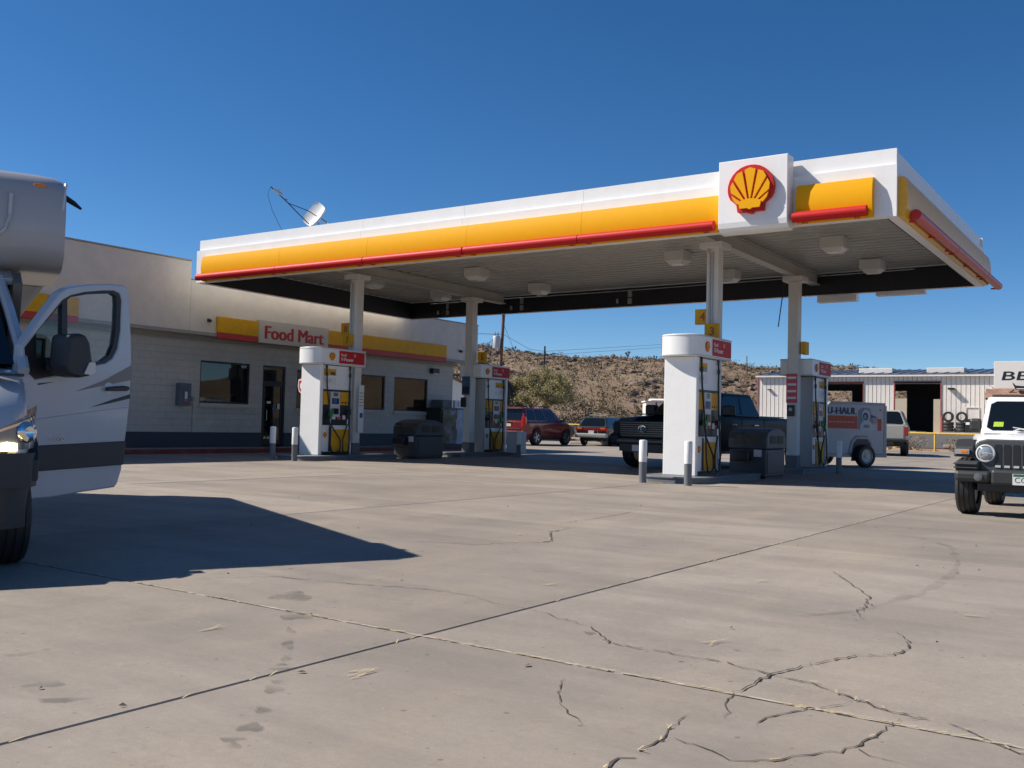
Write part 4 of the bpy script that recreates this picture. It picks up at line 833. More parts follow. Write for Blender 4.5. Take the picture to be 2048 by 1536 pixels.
sbox('notice_strip', 'white notice strip with a blue access sign on the left front post', 'notice', 3.49+.142, 3.0, .75, 0, .006, -.10, .11, 1.35, [M_paper, M_blueprint, M_trim], lambda t: (t.box(.007, .01, -.05, .07, .42, .56, 1), [t.box(.007, .009, -.08, .08, .75+.09*i, .78+.09*i, 2) for i in range(5)]))
sbox('service_cabinet', 'pale grey cabinet behind the left back pump, beside its bollard', 'cabinet', 4.15, 9.9, .13, -.02, .38, -.3, .3, .72, [M_ltg, M_scr], lambda t: t.box(.381, .386, -.1, -.05, .3, .5, 1))
def red_tag(u, v, z):
    mb = MB(); pts = [(-.13, .18), (0, .22), (.13, .18), (.15, 0), (.1, -.14), (0, -.22), (-.1, -.14), (-.15, 0)]; mb.prism(pts, 'y', -.012, .012, 0); mb.prism([(x*.8, z*.8) for x, z in pts], 'y', -.016, -.013, 1); mb.prism([(x*.42, z*.42) for x, z in pts], 'y', -.019, -.017, 0)
    o = mb.build('shield_sign', [M_paper, M_red], None, S(u, v, z), A); tag(o, 'small red and white shield sign hanging at the left edge of the left front pump', 'sign')
red_tag(2.86, 1.45, 2.0)
mb = MB(); mb.prism([(-.02, -.25), (.05, -.25), (.05, .25), (-.02, .25), (-.09, .15), (-.11, 0), (-.09, -.15)], 'y', -.01, .01, 0); tag(mb.build('round_sign', M_ltg, None, S(13.88, 1.6, 2.0), A), 'small grey rounded sign at the left edge of the right front pump', 'sign')

def bin_unit(label, u, v):
    t = thing('waste_bin', label, 'waste bin', S(u, v), A, 'dark grey windscreen service bins'); W, L, H = .44, .64, .92
    mb = MB(); mb.box(-W, W, -L, L, .04, H-.25); mb.build('bin_body', M_binm, t, bevel=.03, seg=2)
    mb = MB(); mb.box(-W+.03, W-.03, -L+.03, L-.03, 0, .04); mb.build('foot', M_black, t)
    # hood: arched top with letter-box openings on both long faces
    arc = [(-L-.03, H-.25), (L+.03, H-.25), (L+.03, H), (L-.06, H+.13), (L*.5, H+.215), (0, H+.245), (-L*.5, H+.215), (-L+.06, H+.13), (-L-.03, H)]
    mb = MB(); mb.prism([(y, z) for y, z in arc], 'x', -W-.02, W+.02, 0); mb.build('hood', M_binm, t, bevel=.03)
    M_in = mat('bin_opening', (.05, .042, .02), .6)
    for sx in (1, -1):
        mb = MB(); [mb.box(min(sx*(W+.021), sx*(W+.03)), max(sx*(W+.021), sx*(W+.03)), y0, y1, H-.12, H+.06) for y0, y1 in ((-.42, -.06), (.06, .42))]; mb.build('opening', M_in, t)
        mb = MB(); mb.box(min(sx*(W+.001), sx*(W+.012)), max(sx*(W+.001), sx*(W+.012)), -L+.08, L-.08, .12, H-.32); mb.build('door', M_binm, t, bevel=.01)
    for sy in (1, -1):
        mb = MB(); yy = lambda a, b: (min(sy*a, sy*b), max(sy*a, sy*b)); y = yy(L+.031, L+.04); mb.box(-.3, -.03, *y, H-.13, H+.02, 0).box(.03, .3, *y, H-.13, H+.02, 0); mb.build('opening', M_in, t)
        y = yy(L+.001, L+.20); mb = MB(); mb.box(-.32, .1, *y, .40, .62); bk = mb.build('bucket', M_black, t, bevel=.02)
        mb = MB(); mb.tube([(-.1, sy*(L+.1), .5), (-.16, sy*(L+.14), 1.0)], .012, 5).box(-.26, -.06, *yy(L+.11, L+.15), 1.0, 1.03); mb.build('squeegee', M_black, bk)
        y = yy(L+.001, L+.03); mb = MB(); mb.box(.16, .34, *y, .5, .66); mb.build('towel_door', M_ltg, t)
    return t
bin_unit('dark bin with an arched hood between the left pumps, by the shop windows', 3.85, 5.35)
bin_unit('dark bin with an arched hood between the right pumps, before the dark pickup', 14.68, 4.75)
# ------------------------------------------------------------------ workshop across the street
M_sheet = mat('white_ribbed_sheet', (.70, .66, .61), .5, var=.03, vs=2, dirt=(.5, .42, .34), dscale=.8, damt=.25)
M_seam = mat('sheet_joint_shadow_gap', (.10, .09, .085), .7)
M_trimr = mat('red_trim', (.36, .10, .09), .6)
M_roofb = mat('blue_grey_roof_sheet', (.10, .13, .19), .5, .3, var=.08)
GZ = 1.22
shed = thing('metal_workshop', 'long white ribbed metal workshop with open bays and a blue-grey roof', 'building', S(2, 58.8, GZ), A)
def lb(mb, u0, u1, v0, v1, z0, z1, mi=0): return mb.box(u0-2, u1-2, v0-58.8, v1-58.8, z0-GZ, z1-GZ, mi)
BAY = [(-.6, 2.98, 4.93), (5.16, 8.47, 4.97)]; U0, U1, ZE = -5.41, 12.6, 5.43
def sheets(u0, u1, z0, z1, step=.335):
    n = max(1, round((u1-u0)/step)); w_ = (u1-u0)/n
    for i in range(n):
        mb = MB(); a = u0+i*w_; q = [(0.012, 0), (w_-.035, 0), (w_-.03, -.02), (w_-.012, -.02), (w_-.012, .05), (0.012, .05)]
        mb.prism([(a+x-2, y) for x, y in q], 'z', z0-GZ, z1-GZ, 0); mb.build('wall_panel', M_sheet, shed)
for u0, u1, z0, z1 in ((U0+.1, -.6, GZ, ZE), (-.6, 2.98, 4.95, ZE), (2.98, 5.16, GZ, ZE), (5.16, 8.47, 4.99, ZE), (8.47, 10.12, GZ, ZE), (10.12, 11.02, 3.1, ZE), (11.02, U1, GZ, ZE)): sheets(u0, u1, z0, z1)
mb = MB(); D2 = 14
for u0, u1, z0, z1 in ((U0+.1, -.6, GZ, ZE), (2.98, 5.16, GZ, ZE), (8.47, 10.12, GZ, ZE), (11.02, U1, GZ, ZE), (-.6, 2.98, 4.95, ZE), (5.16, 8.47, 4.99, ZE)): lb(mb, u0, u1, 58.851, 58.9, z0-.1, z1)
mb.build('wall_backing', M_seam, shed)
mb = MB(); lb(mb, U0, U0+.1, 58.74, 58.95, GZ, ZE); mb.build('corner_trim', M_trimr, shed)
for u0, u1, zt in BAY:
    mb = MB(); lb(mb, u0, u0+.07, 58.73, 58.95, GZ, zt); lb(mb, u1-.05, u1, 58.73, 58.95, GZ, zt); lb(mb, u0+.07, u1-.05, 58.73, 58.95, zt-.05, zt); mb.build('bay_frame', M_trimr, shed)
mb = MB(); lb(mb, U0, U0+.06, 58.96, 58.8+D2, GZ, ZE); lb(mb, U1-.06, U1, 58.96, 58.8+D2, GZ, ZE); mb.build('side_wall', M_sheet, shed)
# rear wall with open doors through which the daylit yard shows
mb = MB(); R0 = 58.8+D2
for u0, u1, z0, z1 in ((U0, -4.0, GZ, ZE), (-4.0, -1.7, 4.8, ZE), (-1.7, 1.9, GZ, ZE), (1.9, 3.02, 4.8, ZE), (3.02, 5.2, GZ, ZE), (5.2, 6.3, 4.1, ZE), (6.3, U1, GZ, ZE)): lb(mb, u0, u1, R0-.06, R0, z0, z1)
mb.build('rear_wall', M_dark, shed)
mb = MB(); lb(mb, U0, U1, 58.75, R0+2, .9, 1.2); mb.build('floor', M_sidewalk, shed)
rz = ZE+.02; mb = MB(); mb.prism([(58.55-58.8, rz-GZ), (58.55-58.8, rz+.06-GZ), (65.8-58.8, rz+.80-GZ), (R0+.2-58.8, rz+.06-GZ), (R0+.2-58.8, rz-GZ), (65.8-58.8, rz+.74-GZ)], 'x', U0-2.1, U1-1.9); mb.build('roof', M_roofb, shed)
for i in range(24):
    u = U0+.2+i*.77; mb = MB(); mb.prism([(58.54-58.8, rz+.062-GZ), (58.54-58.8, rz+.11-GZ), (65.7-58.8, rz+.845-GZ), (65.7-58.8, rz+.80-GZ)], 'x', u-2, u-1.95); mb.build('roof_rib', M_roofb, shed)
mb = MB(); lb(mb, U0-.05, U1, 58.5, 58.56, ZE-.12, ZE+.0); mb.build('gutter', M_sheet, shed)
for u0, u1 in ((2.2, 4.7), (7.15, 9.75)):
    mb = MB(); lb(mb, u0, u1, 60.3, 61.6, 5.55, 6.05); mb.build('roof_vent', M_sheet, shed, bevel=.03)
mb = MB(); lb(mb, 10.12, 11.02, 58.80, 58.86, GZ, 3.1); lb(mb, 10.12, 10.16, 58.74, 58.799, GZ, 3.1); lb(mb, 10.98, 11.02, 58.74, 58.799, GZ, 3.1); lb(mb, 10.16, 10.98, 58.74, 58.799, 3.04, 3.1); mb.build('side_door', M_sheet, shed)
mb = MB(); lb(mb, -4.5, -4.2, 58.55, 58.78, 4.3, 4.36); mb.build('wall_lamp', M_frame, shed)
mb = MB(); lb(mb, 8.98, 9.4, 58.35, 58.78, 4.33, 4.46); mb.build('wall_lamp', M_frame, shed)
for u, lab in ((5.0, 'left'), (8.62, 'right')):
    o = MB().cyl((0, 0, 0), (0, 0, 1.15), .13, n=12).build('red_post', M_trimr, None, S(u, 58.3, GZ)); tag(o, f'red guard post at the {lab} side of the large open workshop bay', 'post', 'red posts at the workshop bay')
# yard things seen through the bays
mb = MB(); mb.box(-4.2, 6, 0, .3, 0, 3.05); mb.build('yard_wall', mat('cream_block', (.62, .56, .44), .8, var=.06), None, S(4.6, 76, 1.2), A); tag(bpy.data.objects['yard_wall'], 'cream yard wall seen through the open workshop bays', 'wall')
# tyres in front
def tyre_geo(r_=.37, w_=.23, n=24):
    mb = MB(); mb.lathe([(r_*.60, -w_*.42), (r_*.78, -w_*.5), (r_*.95, -w_*.45), (r_, -w_*.3), (r_, w_*.3), (r_*.95, w_*.45), (r_*.78, w_*.5), (r_*.60, w_*.42), (r_*.62, 0), (r_*.60, -w_*.42)], n); return mb
ty = None
names = {(0, 0): 'bottom tyre of the left stack before the workshop', (0, 1): 'middle tyre of the left stack before the workshop', (0, 2): 'third tyre up in the left stack, under the upright one', (0, 3): 'tyre standing upright on top of the left stack', (1, 0): 'bottom tyre of the right stack before the workshop', (1, 1): 'middle tyre of the right stack before the workshop', (1, 2): 'third tyre up in the right stack, under the upright one', (1, 3): 'tyre standing upright on top of the right stack'}
for c, u in ((0, 9.08), (1, 9.98)):
    for k in range(4):
        z = GZ+.06+.05+.118+k*.236 if k < 3 else GZ+.06+.05+.708+.37
        o = ty.copy() if ty else tyre_geo(.38).build('tyre', M_rubber); 
        if ty: COL.objects.link(o)
        ty = ty or o; o.location = S(u, 58.1, z-.05); o.rotation_euler = (math.pi/2, 0, A) if k == 3 else (0, 0, A)
        tag(o, names[(c, k)], 'tyre', 'tyres stacked before the workshop')
o = MB().box(-.45, .45, -.3, .3, 0, .95, 0).box(-.4, .4, -.302, -.3005, .55, .72, 1).build('waste_box', [M_black, M_paper], None, S(10.72, 57.9, GZ+.04), A, bevel=.05); tag(o, 'black box with a white stripe before the pale workshop door', 'box')
# office with lettering at the right
M_wallw = mat('office_white', (.74, .71, .66), .6, var=.03); M_tile = mat('red_brown_shingle', (.27, .155, .11), .8, var=.2, vs=6, rnd=.2)
off = thing('tyre_office', 'white office block with black BE letters above a red shingle skirt roof', 'building', S(14, 53, GZ), A)
ob = lambda mb, u0, u1, v0, v1, z0, z1, mi=0: mb.box(u0-14, u1-14, v0-53, v1-53, z0-GZ, z1-GZ, mi)
mb = MB(); ob(mb, 12.91, 22, 52, 52.4, 4.12, 5.88); ob(mb, 12.91, 13.2, 52.4, 58, 4.12, 5.88); sgn = mb.build('sign_wall', M_wallw, off, bevel=.02)
mb = MB(); text(mb, 'BE', .56, face((14.16-14, 51.998-53, 4.95-GZ), (1, 0, 0), (0, -1, 0)), 0, wide=1.6, bold=.012, shear=.12, depth=.12); mb.build('lettering', M_black, sgn)
mb = MB(); ob(mb, 12.7, 22, 52.42, 58, GZ, 4.1); mb.build('wall', M_wallw, off)
for r_ in range(5):
    z = 3.48+r_*.125; v = 51.2+r_*.16
    for i in range(30):
        u = 12.46+i*.3+(.15 if r_ % 2 else 0)
        if i == 0 and r_ == 0:
            mb = MB(); mb.add([(0, 0, 0), (.29, 0, 0), (.29, .34, .24), (0, .34, .24), (0, 0, .03), (.29, 0, .03), (.29, .34, .27), (0, .34, .27)], [(0, 1, 2, 3), (4, 7, 6, 5), (0, 4, 5, 1), (1, 5, 6, 2), (2, 6, 7, 3), (3, 7, 4, 0)]); sh0 = mb.build('shingle', M_tile, off, (u-14, v-53, z-GZ))
        else: inst(sh0, off, (u-14, v-53, z-GZ))
mb = MB(); ob(mb, 12.5, 22, 51.45, 52, 3.40, 3.47); ob(mb, 12.52, 22, 51.40, 51.45, 3.38, 3.6); mb.build('eave_board', M_frame, off)
t = thing('floodlight', 'black floodlight on a bracket above the red shingle roof', 'lamp', S(14.15, 51.6, 4.15), A)
mb = MB(); mb.prism([(-.1, .35), (.1, .15), (1.2, .05), (1.2, -.12), (.1, -.12)], 'y', -.2, .1); mb.build('housing', M_black, t); mb = MB(); mb.box(.15, 1.15, -.205, -.2, -.08, -.03); mb.build('lens', M_paper, t); MB().tube([(0, 0, -.1), (-.4, .1, -.4)], .04, 6).build('bracket', M_black, t)
t = thing('wall_fan_dish', 'small round white lamp at the left corner of the office sign wall', 'lamp', S(12.62, 52.0, 4.0), A); mb = MB(); mb.lathe([(0, -.03), (.2, 0), (.24, .06), (.2, .05), (0, .02)], 18, 0, Matrix.Rotation(R(70), 4, 'X')); mb.build('shade', M_wallw, t); MB().tube([(0, 0, 0), (.3, .3, -.1)], .03, 5).build('arm', M_galv, t)
# small white hut under the hill and the gabled sheds beyond the shop
t = thing('white_hut', 'small white hut at the foot of the hill, behind the dark pickup', 'hut', (13.6, 92, .8))
mb = MB(); mb.box(-.9, 1.6, 0, 2.4, 0, 2.62); mb.build('wall', M_wallw, t); mb = MB(); mb.box(-1.02, 1.75, -.2, 2.6, 2.63, 2.76).prism([(-.2, 2.80), (2.6, 2.80), (1.2, 3.0)], 'x', -.4, 1.75); mb.build('roof', M_wallw, t); mb = MB(); mb.box(0.0, .12, -.03, -.002, 0, 2.6); mb.build('post', M_frame, t); mb = MB(); mb.box(.3, 1.2, -.03, -.002, 1.2, 2.2); mb.build('window', M_paned, t)
t = thing('white_shed', 'bright white gabled shed with a brown roof just past the shop corner', 'shed', (-3.5, 60, 0))
mb = MB(); pts = [(-3.6, 0), (1.05, 0), (1.05, 3.20), (-.3, 3.82), (-3.6, 2.3)]; mb.prism(pts, 'y', 0, 6); mb.build('wall', mat('bright_white_wall', (.82, .80, .74), .6, var=.02), t)
for i in range(10): mb = MB(); mb.box(-3.4+i*.44, -3.37+i*.44, -.02, -.002, .1, 2.25 if i < 1 else 2.9); mb.build('batten', M_wallw, t)
mb = MB(); mb.prism([(-.3, 3.84), (1.25, 3.13), (1.25, 3.25), (-.3, 4.02), (-3.9, 2.3), (-3.9, 2.17)], 'y', -.25, 6.3); mb.build('roof', mat('brown_roof', (.22, .16, .11), .8, var=.2), t)
t = thing('dark_shed', 'dark brown shed with a steep sloping roof seen right behind the left back pump', 'shed', (-.9, 66, 0))
mb = MB(); mb.prism([(-1.8, 0), (1.55, 0), (1.55, 2.3), (.55, 4.0), (-.6, 4.2), (-1.8, 3.2)], 'y', 0, 5); mb.build('wall', mat('dark_brown_wall', (.075, .06, .052), .8, var=.15), t)
mb = MB(); mb.prism([(1.75, 2.1), (1.75, 2.25), (.6, 4.15), (-.6, 4.35), (-.6, 4.22), (.55, 4.03)], 'y', -.2, 5.2); mb.build('roof', mat('dark_shingle', (.09, .075, .065), .9, var=.2), t)
# yellow rail along the edge of the lot
def rail(u0, u1, v, posts, label):
    t = thing('yellow_rail', label, 'railing', S((u0+u1)/2, v, .08), A, 'yellow pipe rails along the lot edge'); c = (u0+u1)/2
    MB().cyl((u0-c, 0, 1.05), (u1-c, 0, 1.05), .055, n=10).build('top_rail', M_yrail, t)
    for p in posts: MB().cyl((p-c, 0, -.1), (p-c, 0, .994), .055, n=10).build('post', M_yrail, t)
rail(5.2, 15.5, 42.3, (5.3, 8.2, 11.27, 15.4), 'yellow pipe rail on posts before the workshop, beside the white off-roader')
rail(-20, 3.5, 43.3, (-19.9, -15.5, -11, -6.5, -2, 3.4), 'long yellow pipe rail behind the parked red car and green wagon')
t = thing('broken_board', 'splintered pale board leaning in the weeds behind the white pickup', 'board', S(9.2, 42.6, .02), A); mb = MB(); mb.box(-.75, .75, -.02, .02, 0, .16, 0, Matrix.Rotation(R(-25), 4, 'Y') @ Matrix.Translation((0, 0, .28))); mb.build('plank', mat('weathered_board', (.62, .46, .22), .8, var=.2), t); mb = MB(); mb.box(-.3, .35, -.02, .02, 0, .1, 0, Matrix.Translation((.75, .05, .25)) @ Matrix.Rotation(R(50), 4, 'Y')); mb.build('splinter', M_straw, t)
o = MB().box(-1.8, 1.8, -.15, .15, 0, .2).build('kerb_stone', M_sidewalk, None, S(12.8, 46.3, .28), A, bevel=.03); tag(o, 'loose pale kerb stone in the dirt strip by the road', 'kerb')
o = MB().box(-4.5, 4.5, -.09, .09, 0, .16).build('parking_kerb', M_sidewalk, None, S(-2.2, 31.8, 0), A, bevel=.03); tag(o, 'low pale kerb in front of the parked red car', 'kerb')
verge = MB(); random.seed(4)
verge.grid(lambda a, b: tuple(S(-40+a*90, 41.8+b*4.0, .10+noise.fractal(Vector((a*40, b*3, 2)), 1, 2, 3)*.12)), 90, 6); o = verge.build('dirt_verge', mat('reddish_dirt', (.33, .185, .12), .95, var=.25, vs=2, bump=.6, bs=5), fix=False); o['kind'] = 'structure'

# ------------------------------------------------------------------ vehicles
def ipl(T, x):
    if x <= T[0][0]: return T[0][1]
    for (a, p), (b, q) in zip(T, T[1:]):
        if x <= b: return p+(q-p)*(x-a)/(b-a)
    return T[-1][1]
def ips(T, x):
    if x <= T[0][0]: return T[0][1]
    for (a, p), (b, q) in zip(T, T[1:]):
        if x <= b: t = (x-a)/(b-a); t = t*t*(3-2*t); return p+(q-p)*t
    return T[-1][1]
def shell(mb, x0, x1, zb, zt, hw, wheels=(), Rw=.42, drop=.10, crown=.03, mi=0, belly=.93, step=.07, rise=.0):
    """lofted lower body; wheels: centres of the arches, radius Rw"""
    xs = set([x0, x1]); n = int((x1-x0)/step)
    for i in range(n+1): xs.add(x0+(x1-x0)*i/n)
    for wx in wheels:
        for k in range(13): xs.add(wx+Rw*math.cos(math.pi*k/12)*.9999)
        xs.add(wx+Rw*1.001); xs.add(wx-Rw*1.001)
    rings = []
    for x in sorted(x for x in xs if x0 <= x <= x1):
        b = ipl(zb, x)
        for wx in wheels:
            d = abs(x-wx)
            if d < Rw: b = max(b, rise+math.sqrt(Rw*Rw-d*d)+.34)
        t = ips(zt, x); w_ = ips(hw, x); s = max(t-drop, b+.03); h = []
        for k in range(7):
            f = k/6; h.append((w_*(belly+(1-belly)*math.sin(min(1, f*1.5)*math.pi/2)-.02*max(0, f-.6)), b+(s-b)*f))
        wt = h[-1][0]
        for k in (1, 2, 3): a = math.pi/2*k/3; h.append((wt-drop*1.1+drop*1.1*math.cos(a), s+(t-s)*math.sin(a)))
        h += [((wt-drop*1.1)*.55, t+crown*.7), (0.0, t+crown)]
        rings.append([(x, y, z) for y, z in h]+[(x, -y, z) for y, z in h[-2::-1]])
    mb.loft(rings, mi, True, True)
class House:
    """greenhouse: tapered box; side/front/rear panes placed on its faces"""
    def __init__(s, xb0, xb1, wb, zb, xt0, xt1, wt, zt, wbf=None, wtf=None):
        wbf = wbf or wb; wtf = wtf or wt; s.P = {}
        for nm, x, w_, z in (('rb', xb0, wb, zb), ('fb', xb1, wbf, zb), ('rt', xt0, wt, zt), ('ft', xt1, wtf, zt)): s.P[nm] = (x, w_, z)
    def body(s, mb, mi=0, crown=.05):
        P = s.P; g = []
        def pt(nm, sy): x, w_, z = P[nm]; return (x, w_*sy, z)
        vs = [pt('rb', -1), pt('fb', -1), pt('fb', 1), pt('rb', 1), pt('rt', -1), pt('ft', -1), pt('ft', 1), pt('rt', 1)]
        mb.add(vs, [(0, 3, 2, 1), (0, 1, 5, 4), (1, 2, 6, 5), (2, 3, 7, 6), (3, 0, 4, 7), (4, 5, 6, 7)], mi)
    def side(s, a, t, sy, off):
        P = s.P; l = lambda p, q, k: [p[i]+(q[i]-p[i])*k for i in range(3)]
        b = l(P['rb'], P['fb'], a); u = l(P['rt'], P['ft'], a); p = l(b, u, t); d = Vector((0, (u[2]-b[2]), (b[1]-u[1]))).normalized()
        return Vector((p[0], (p[1]+d.y*off)*sy, p[2]+d.z*off))
    def pane_side(s, a0, a1, t0, t1, sy, m, name, parent, a0t=None, a1t=None, th=.006):
        a0t = a0 if a0t is None else a0t; a1t = a1 if a1t is None else a1t
        q = [(a0, t0), (a1, t0), (a1t, t1), (a0t, t1)]; c = sum(x for x, _ in q)/4, sum(y for _, y in q)/4
        poly = []
        for i in range(4):                                   # clipped corners
            p, n, pv = q[i], q[(i+1) % 4], q[i-1]
            poly += [(p[0]+(pv[0]-p[0])*.07, p[1]+(pv[1]-p[1])*.12), (p[0]+(n[0]-p[0])*.07, p[1]+(n[1]-p[1])*.12)]
        mb = MB(); o = [s.side(a, t, sy, th) for a, t in poly]; i_ = [s.side(a, t, sy, .0005) for a, t in poly]; n = len(o)
        mb.add(o+i_, [list(range(n))]+[(k, (k+1) % n, n+(k+1) % n, n+k) for k in range(n)]); return mb.build(name, m, parent)
    def pane_end(s, front, y0, y1, t0, t1, m, name, parent, off=.008):
        b, u = (s.P['fb'], s.P['ft']) if front else (s.P['rb'], s.P['rt'])
        def pt(y, t): w_ = b[1]+(u[1]-b[1])*t; return Vector((b[0]+(u[0]-b[0])*t, w_*y, b[2]+(u[2]-b[2])*t))
        d = Vector(((u[2]-b[2]), 0, -(u[0]-b[0]))).normalized()*(1 if front else -1)
        if front and d.x < 0 or (not front and d.x > 0): d = -d
        c = [(y0, t0), (y1, t0), (y1, t1), (y0, t1)]; poly = []
        for i in range(4):
            p, n, pv = c[i], c[(i+1) % 4], c[i-1]; poly += [(p[0]+(pv[0]-p[0])*.06, p[1]+(pv[1]-p[1])*.1), (p[0]+(n[0]-p[0])*.06, p[1]+(n[1]-p[1])*.1)]
        o = [pt(*q)+d*off for q in poly]; i_ = [pt(*q)+d*.0005 for q in poly]; n = len(o); mb = MB()
        mb.add(o+i_, [list(range(n))]+[(k, (k+1) % n, n+(k+1) % n, n+k) for k in range(n)]); return mb.build(name, m, parent)
_wh = {}
def wheel(parent, x, y, r_, wd, rimm, spokes=5, kind='alloy', steer=0):
    """tyre with tread grooves and a rim; outer face towards sign of y"""
    k = (r_, wd, kind, rimm.name)
    if k not in _wh:
        mb = MB(); n = 36; pr = [(r_*.64, -wd*.42), (r_*.80, -wd*.5), (r_*.94, -wd*.47), (r_*.985, -wd*.36)]
        g = [(-.30, 1), (-.29, .97), (-.22, .97), (-.21, 1), (-.04, 1), (-.03, .97), (.03, .97), (.04, 1), (.21, 1), (.22, .97), (.29, .97), (.30, 1)]
        pr += [(r_*q, wd*f) for f, q in g]+[(r_*.985, wd*.36), (r_*.94, wd*.47), (r_*.80, wd*.5), (r_*.64, wd*.42)]
        mb.lathe(pr, n, 0, Matrix.Rotation(R(-90), 4, 'X')); to = mb.build('wheel', M_rubber, parent, sharp=50)
        mb = MB(); mb.lathe([(r_*.655, wd*.40), (r_*.63, wd*.45), (r_*.60, wd*.40), (r_*.585, -wd*.35), (0, -wd*.35)], 28, 0)
        if kind == 'steel':
            mb.lathe([(r_*.6, wd*.2), (r_*.5, wd*.3), (r_*.42, wd*.28), (r_*.3, wd*.18), (r_*.16, wd*.2), (r_*.15, wd*.34), (0, wd*.36)], 24, 0)
            for i in range(5): a = i*1.2566; mb.cyl((math.cos(a)*r_*.26, math.sin(a)*r_*.26, wd*.15), (math.cos(a)*r_*.26, math.sin(a)*r_*.26, wd*.25), r_*.03, n=6, mi=1)
        else:
            mb.cyl((0, 0, wd*.1), (0, 0, wd*.36), r_*.13, n=14)
            for i in range(spokes):
                M_ = Matrix.Rotation(2*math.pi*i/spokes, 4, 'Z'); mb.add([(r_*.05, -r_*.085, wd*.34), (r_*.62, -r_*.13, wd*.40), (r_*.62, r_*.13, wd*.40), (r_*.05, r_*.085, wd*.34), (r_*.05, -r_*.085, wd*.2), (r_*.62, -r_*.13, wd*.2), (r_*.62, r_*.13, wd*.2), (r_*.05, r_*.085, wd*.2)], [(0, 1, 2, 3), (0, 4, 5, 1), (1, 5, 6, 2), (2, 6, 7, 3), (3, 7, 4, 0)], 0, False, M_)
            mb.lathe([(r_*.58, -wd*.2), (0, -wd*.2)], 20, 1)
        ro = mb.build('rim', [rimm, M_black], to, M=Matrix.Rotation(R(-90), 4, 'X')); _wh[k] = (to, ro)
    else:
        a, b = _wh[k]; to = a.copy(); COL.objects.link(to); to.parent = parent; ro = b.copy(); COL.objects.link(ro); ro.parent = to
    to.location = (x, y, r_); to.rotation_euler.z = steer+(0 if y > 0 else math.pi); return to
def xbox(mb, *a, mi=0): return mb.box(*a, mi)
def plate(parent, x, y, z, front, txt, bg_, fg, w_=.30, h_=.15, band=None):
    s = 1 if front else -1; mb = MB(); mb.box(min(x, x+s*.012), max(x, x+s*.012), y-w_/2, y+w_/2, z-h_/2, z+h_/2, 0)
    if band: mb.prism([(y-w_/2+.01, z+h_*.25), (y+w_/2-.01, z+h_*.25), (y+w_/2-.01, z+h_*.47), (y-w_/2+.01, z+h_*.47)], 'x', min(x+s*.013, x+s*.014), max(x+s*.013, x+s*.014), 2)
    if txt: text(mb, txt, h_*.48, face((x+s*.0135, y, z-h_*.06), (0, s, 0), (s, 0, 0)), 1, wide=w_*.82, depth=.02)
    return mb.build('licence_plate', [bg_, fg]+([band] if band else []), parent)
def paint(name, col, var=.0, metal=.0, dirt=(.3, .25, .2), damt=.12, rough=.28, coat=.5, spec=.5): return mat(name, col, rough, metal, spec=spec, var=var or .02, vs=2, coat=coat, dirt=dirt, dscale=1.2, damt=damt)
M_chrome = mat('chrome', (.7, .7, .7), .12, 1); M_alloy = mat('alloy', (.5, .5, .52), .3, .9, var=.05); M_steelw = mat('painted_steel_wheel', (.52, .50, .46), .5, .2, var=.1)
M_tail = mat('tail_light', (.32, .01, .012), .15, coat=.5); M_clearl = mat('headlight_glass', (.42, .44, .46), .08, .4, coat=.5); M_amber = mat('amber_lens', (.75, .22, .02), .2)
M_plw = mat('plate_white', (.68, .69, .68), .4); M_ply = mat('plate_tan', (.62, .52, .34), .4); M_plt = mat('plate_ink', (.05, .06, .06), .5); M_plg = mat('plate_green', (.02, .14, .08), .4)

# ---- red wagon with the gleaming rear window
c = paint('deep_red_paint', (.16, .009, .012)); LH = R(57)
t = thing('red_suv', 'deep red large car parked at the back, seen from behind', 'car', (1.32, 52.35, 0), LH, scale=1.04)
mb = MB(); Wx = (-1.42, 1.53)
shell(mb, -2.55, 2.6, [(-2.55, .52), (-2.3, .40), (2.3, .36), (2.6, .5)], [(-2.55, 1.12), (-2.45, 1.18), (1.0, 1.19), (1.3, 1.17), (2.3, 1.05), (2.6, .82)], [(-2.55, .93), (-2.2, 1.0), (1.6, 1.0), (2.6, .86)], Wx, .47, .08)
h_ = House(-2.50, 1.25, .95, 1.16, -2.30, .28, .74, 1.86); mb2 = MB(); h_.body(mb2)
mb.build('body', c, t); cabn = mb2.build('cabin', c, t, bevel=.07, seg=3)
mb = MB(); mb.box(-2.2, 2.2, -.85, .85, .3, .9); mb.build('chassis', M_black, t)
for sy in (1, -1):
    for a0, a1, a0t, a1t in ((.05, .27, .07, .28), (.30, .55, .31, .58), (.58, .86, .61, .95)): h_.pane_side(a0, a1, .10, .86, sy, M_paned, 'window', cabn, a0t, a1t)
h_.pane_end(False, -.84, .84, .12, .86, M_paned, 'rear_window', cabn); h_.pane_end(True, -.9, .9, .08, .9, M_paned, 'windscreen', cabn)
for x in Wx:
    for y in (.86, -.86): wheel(t, x, y, .405, .275, M_alloy, 5)
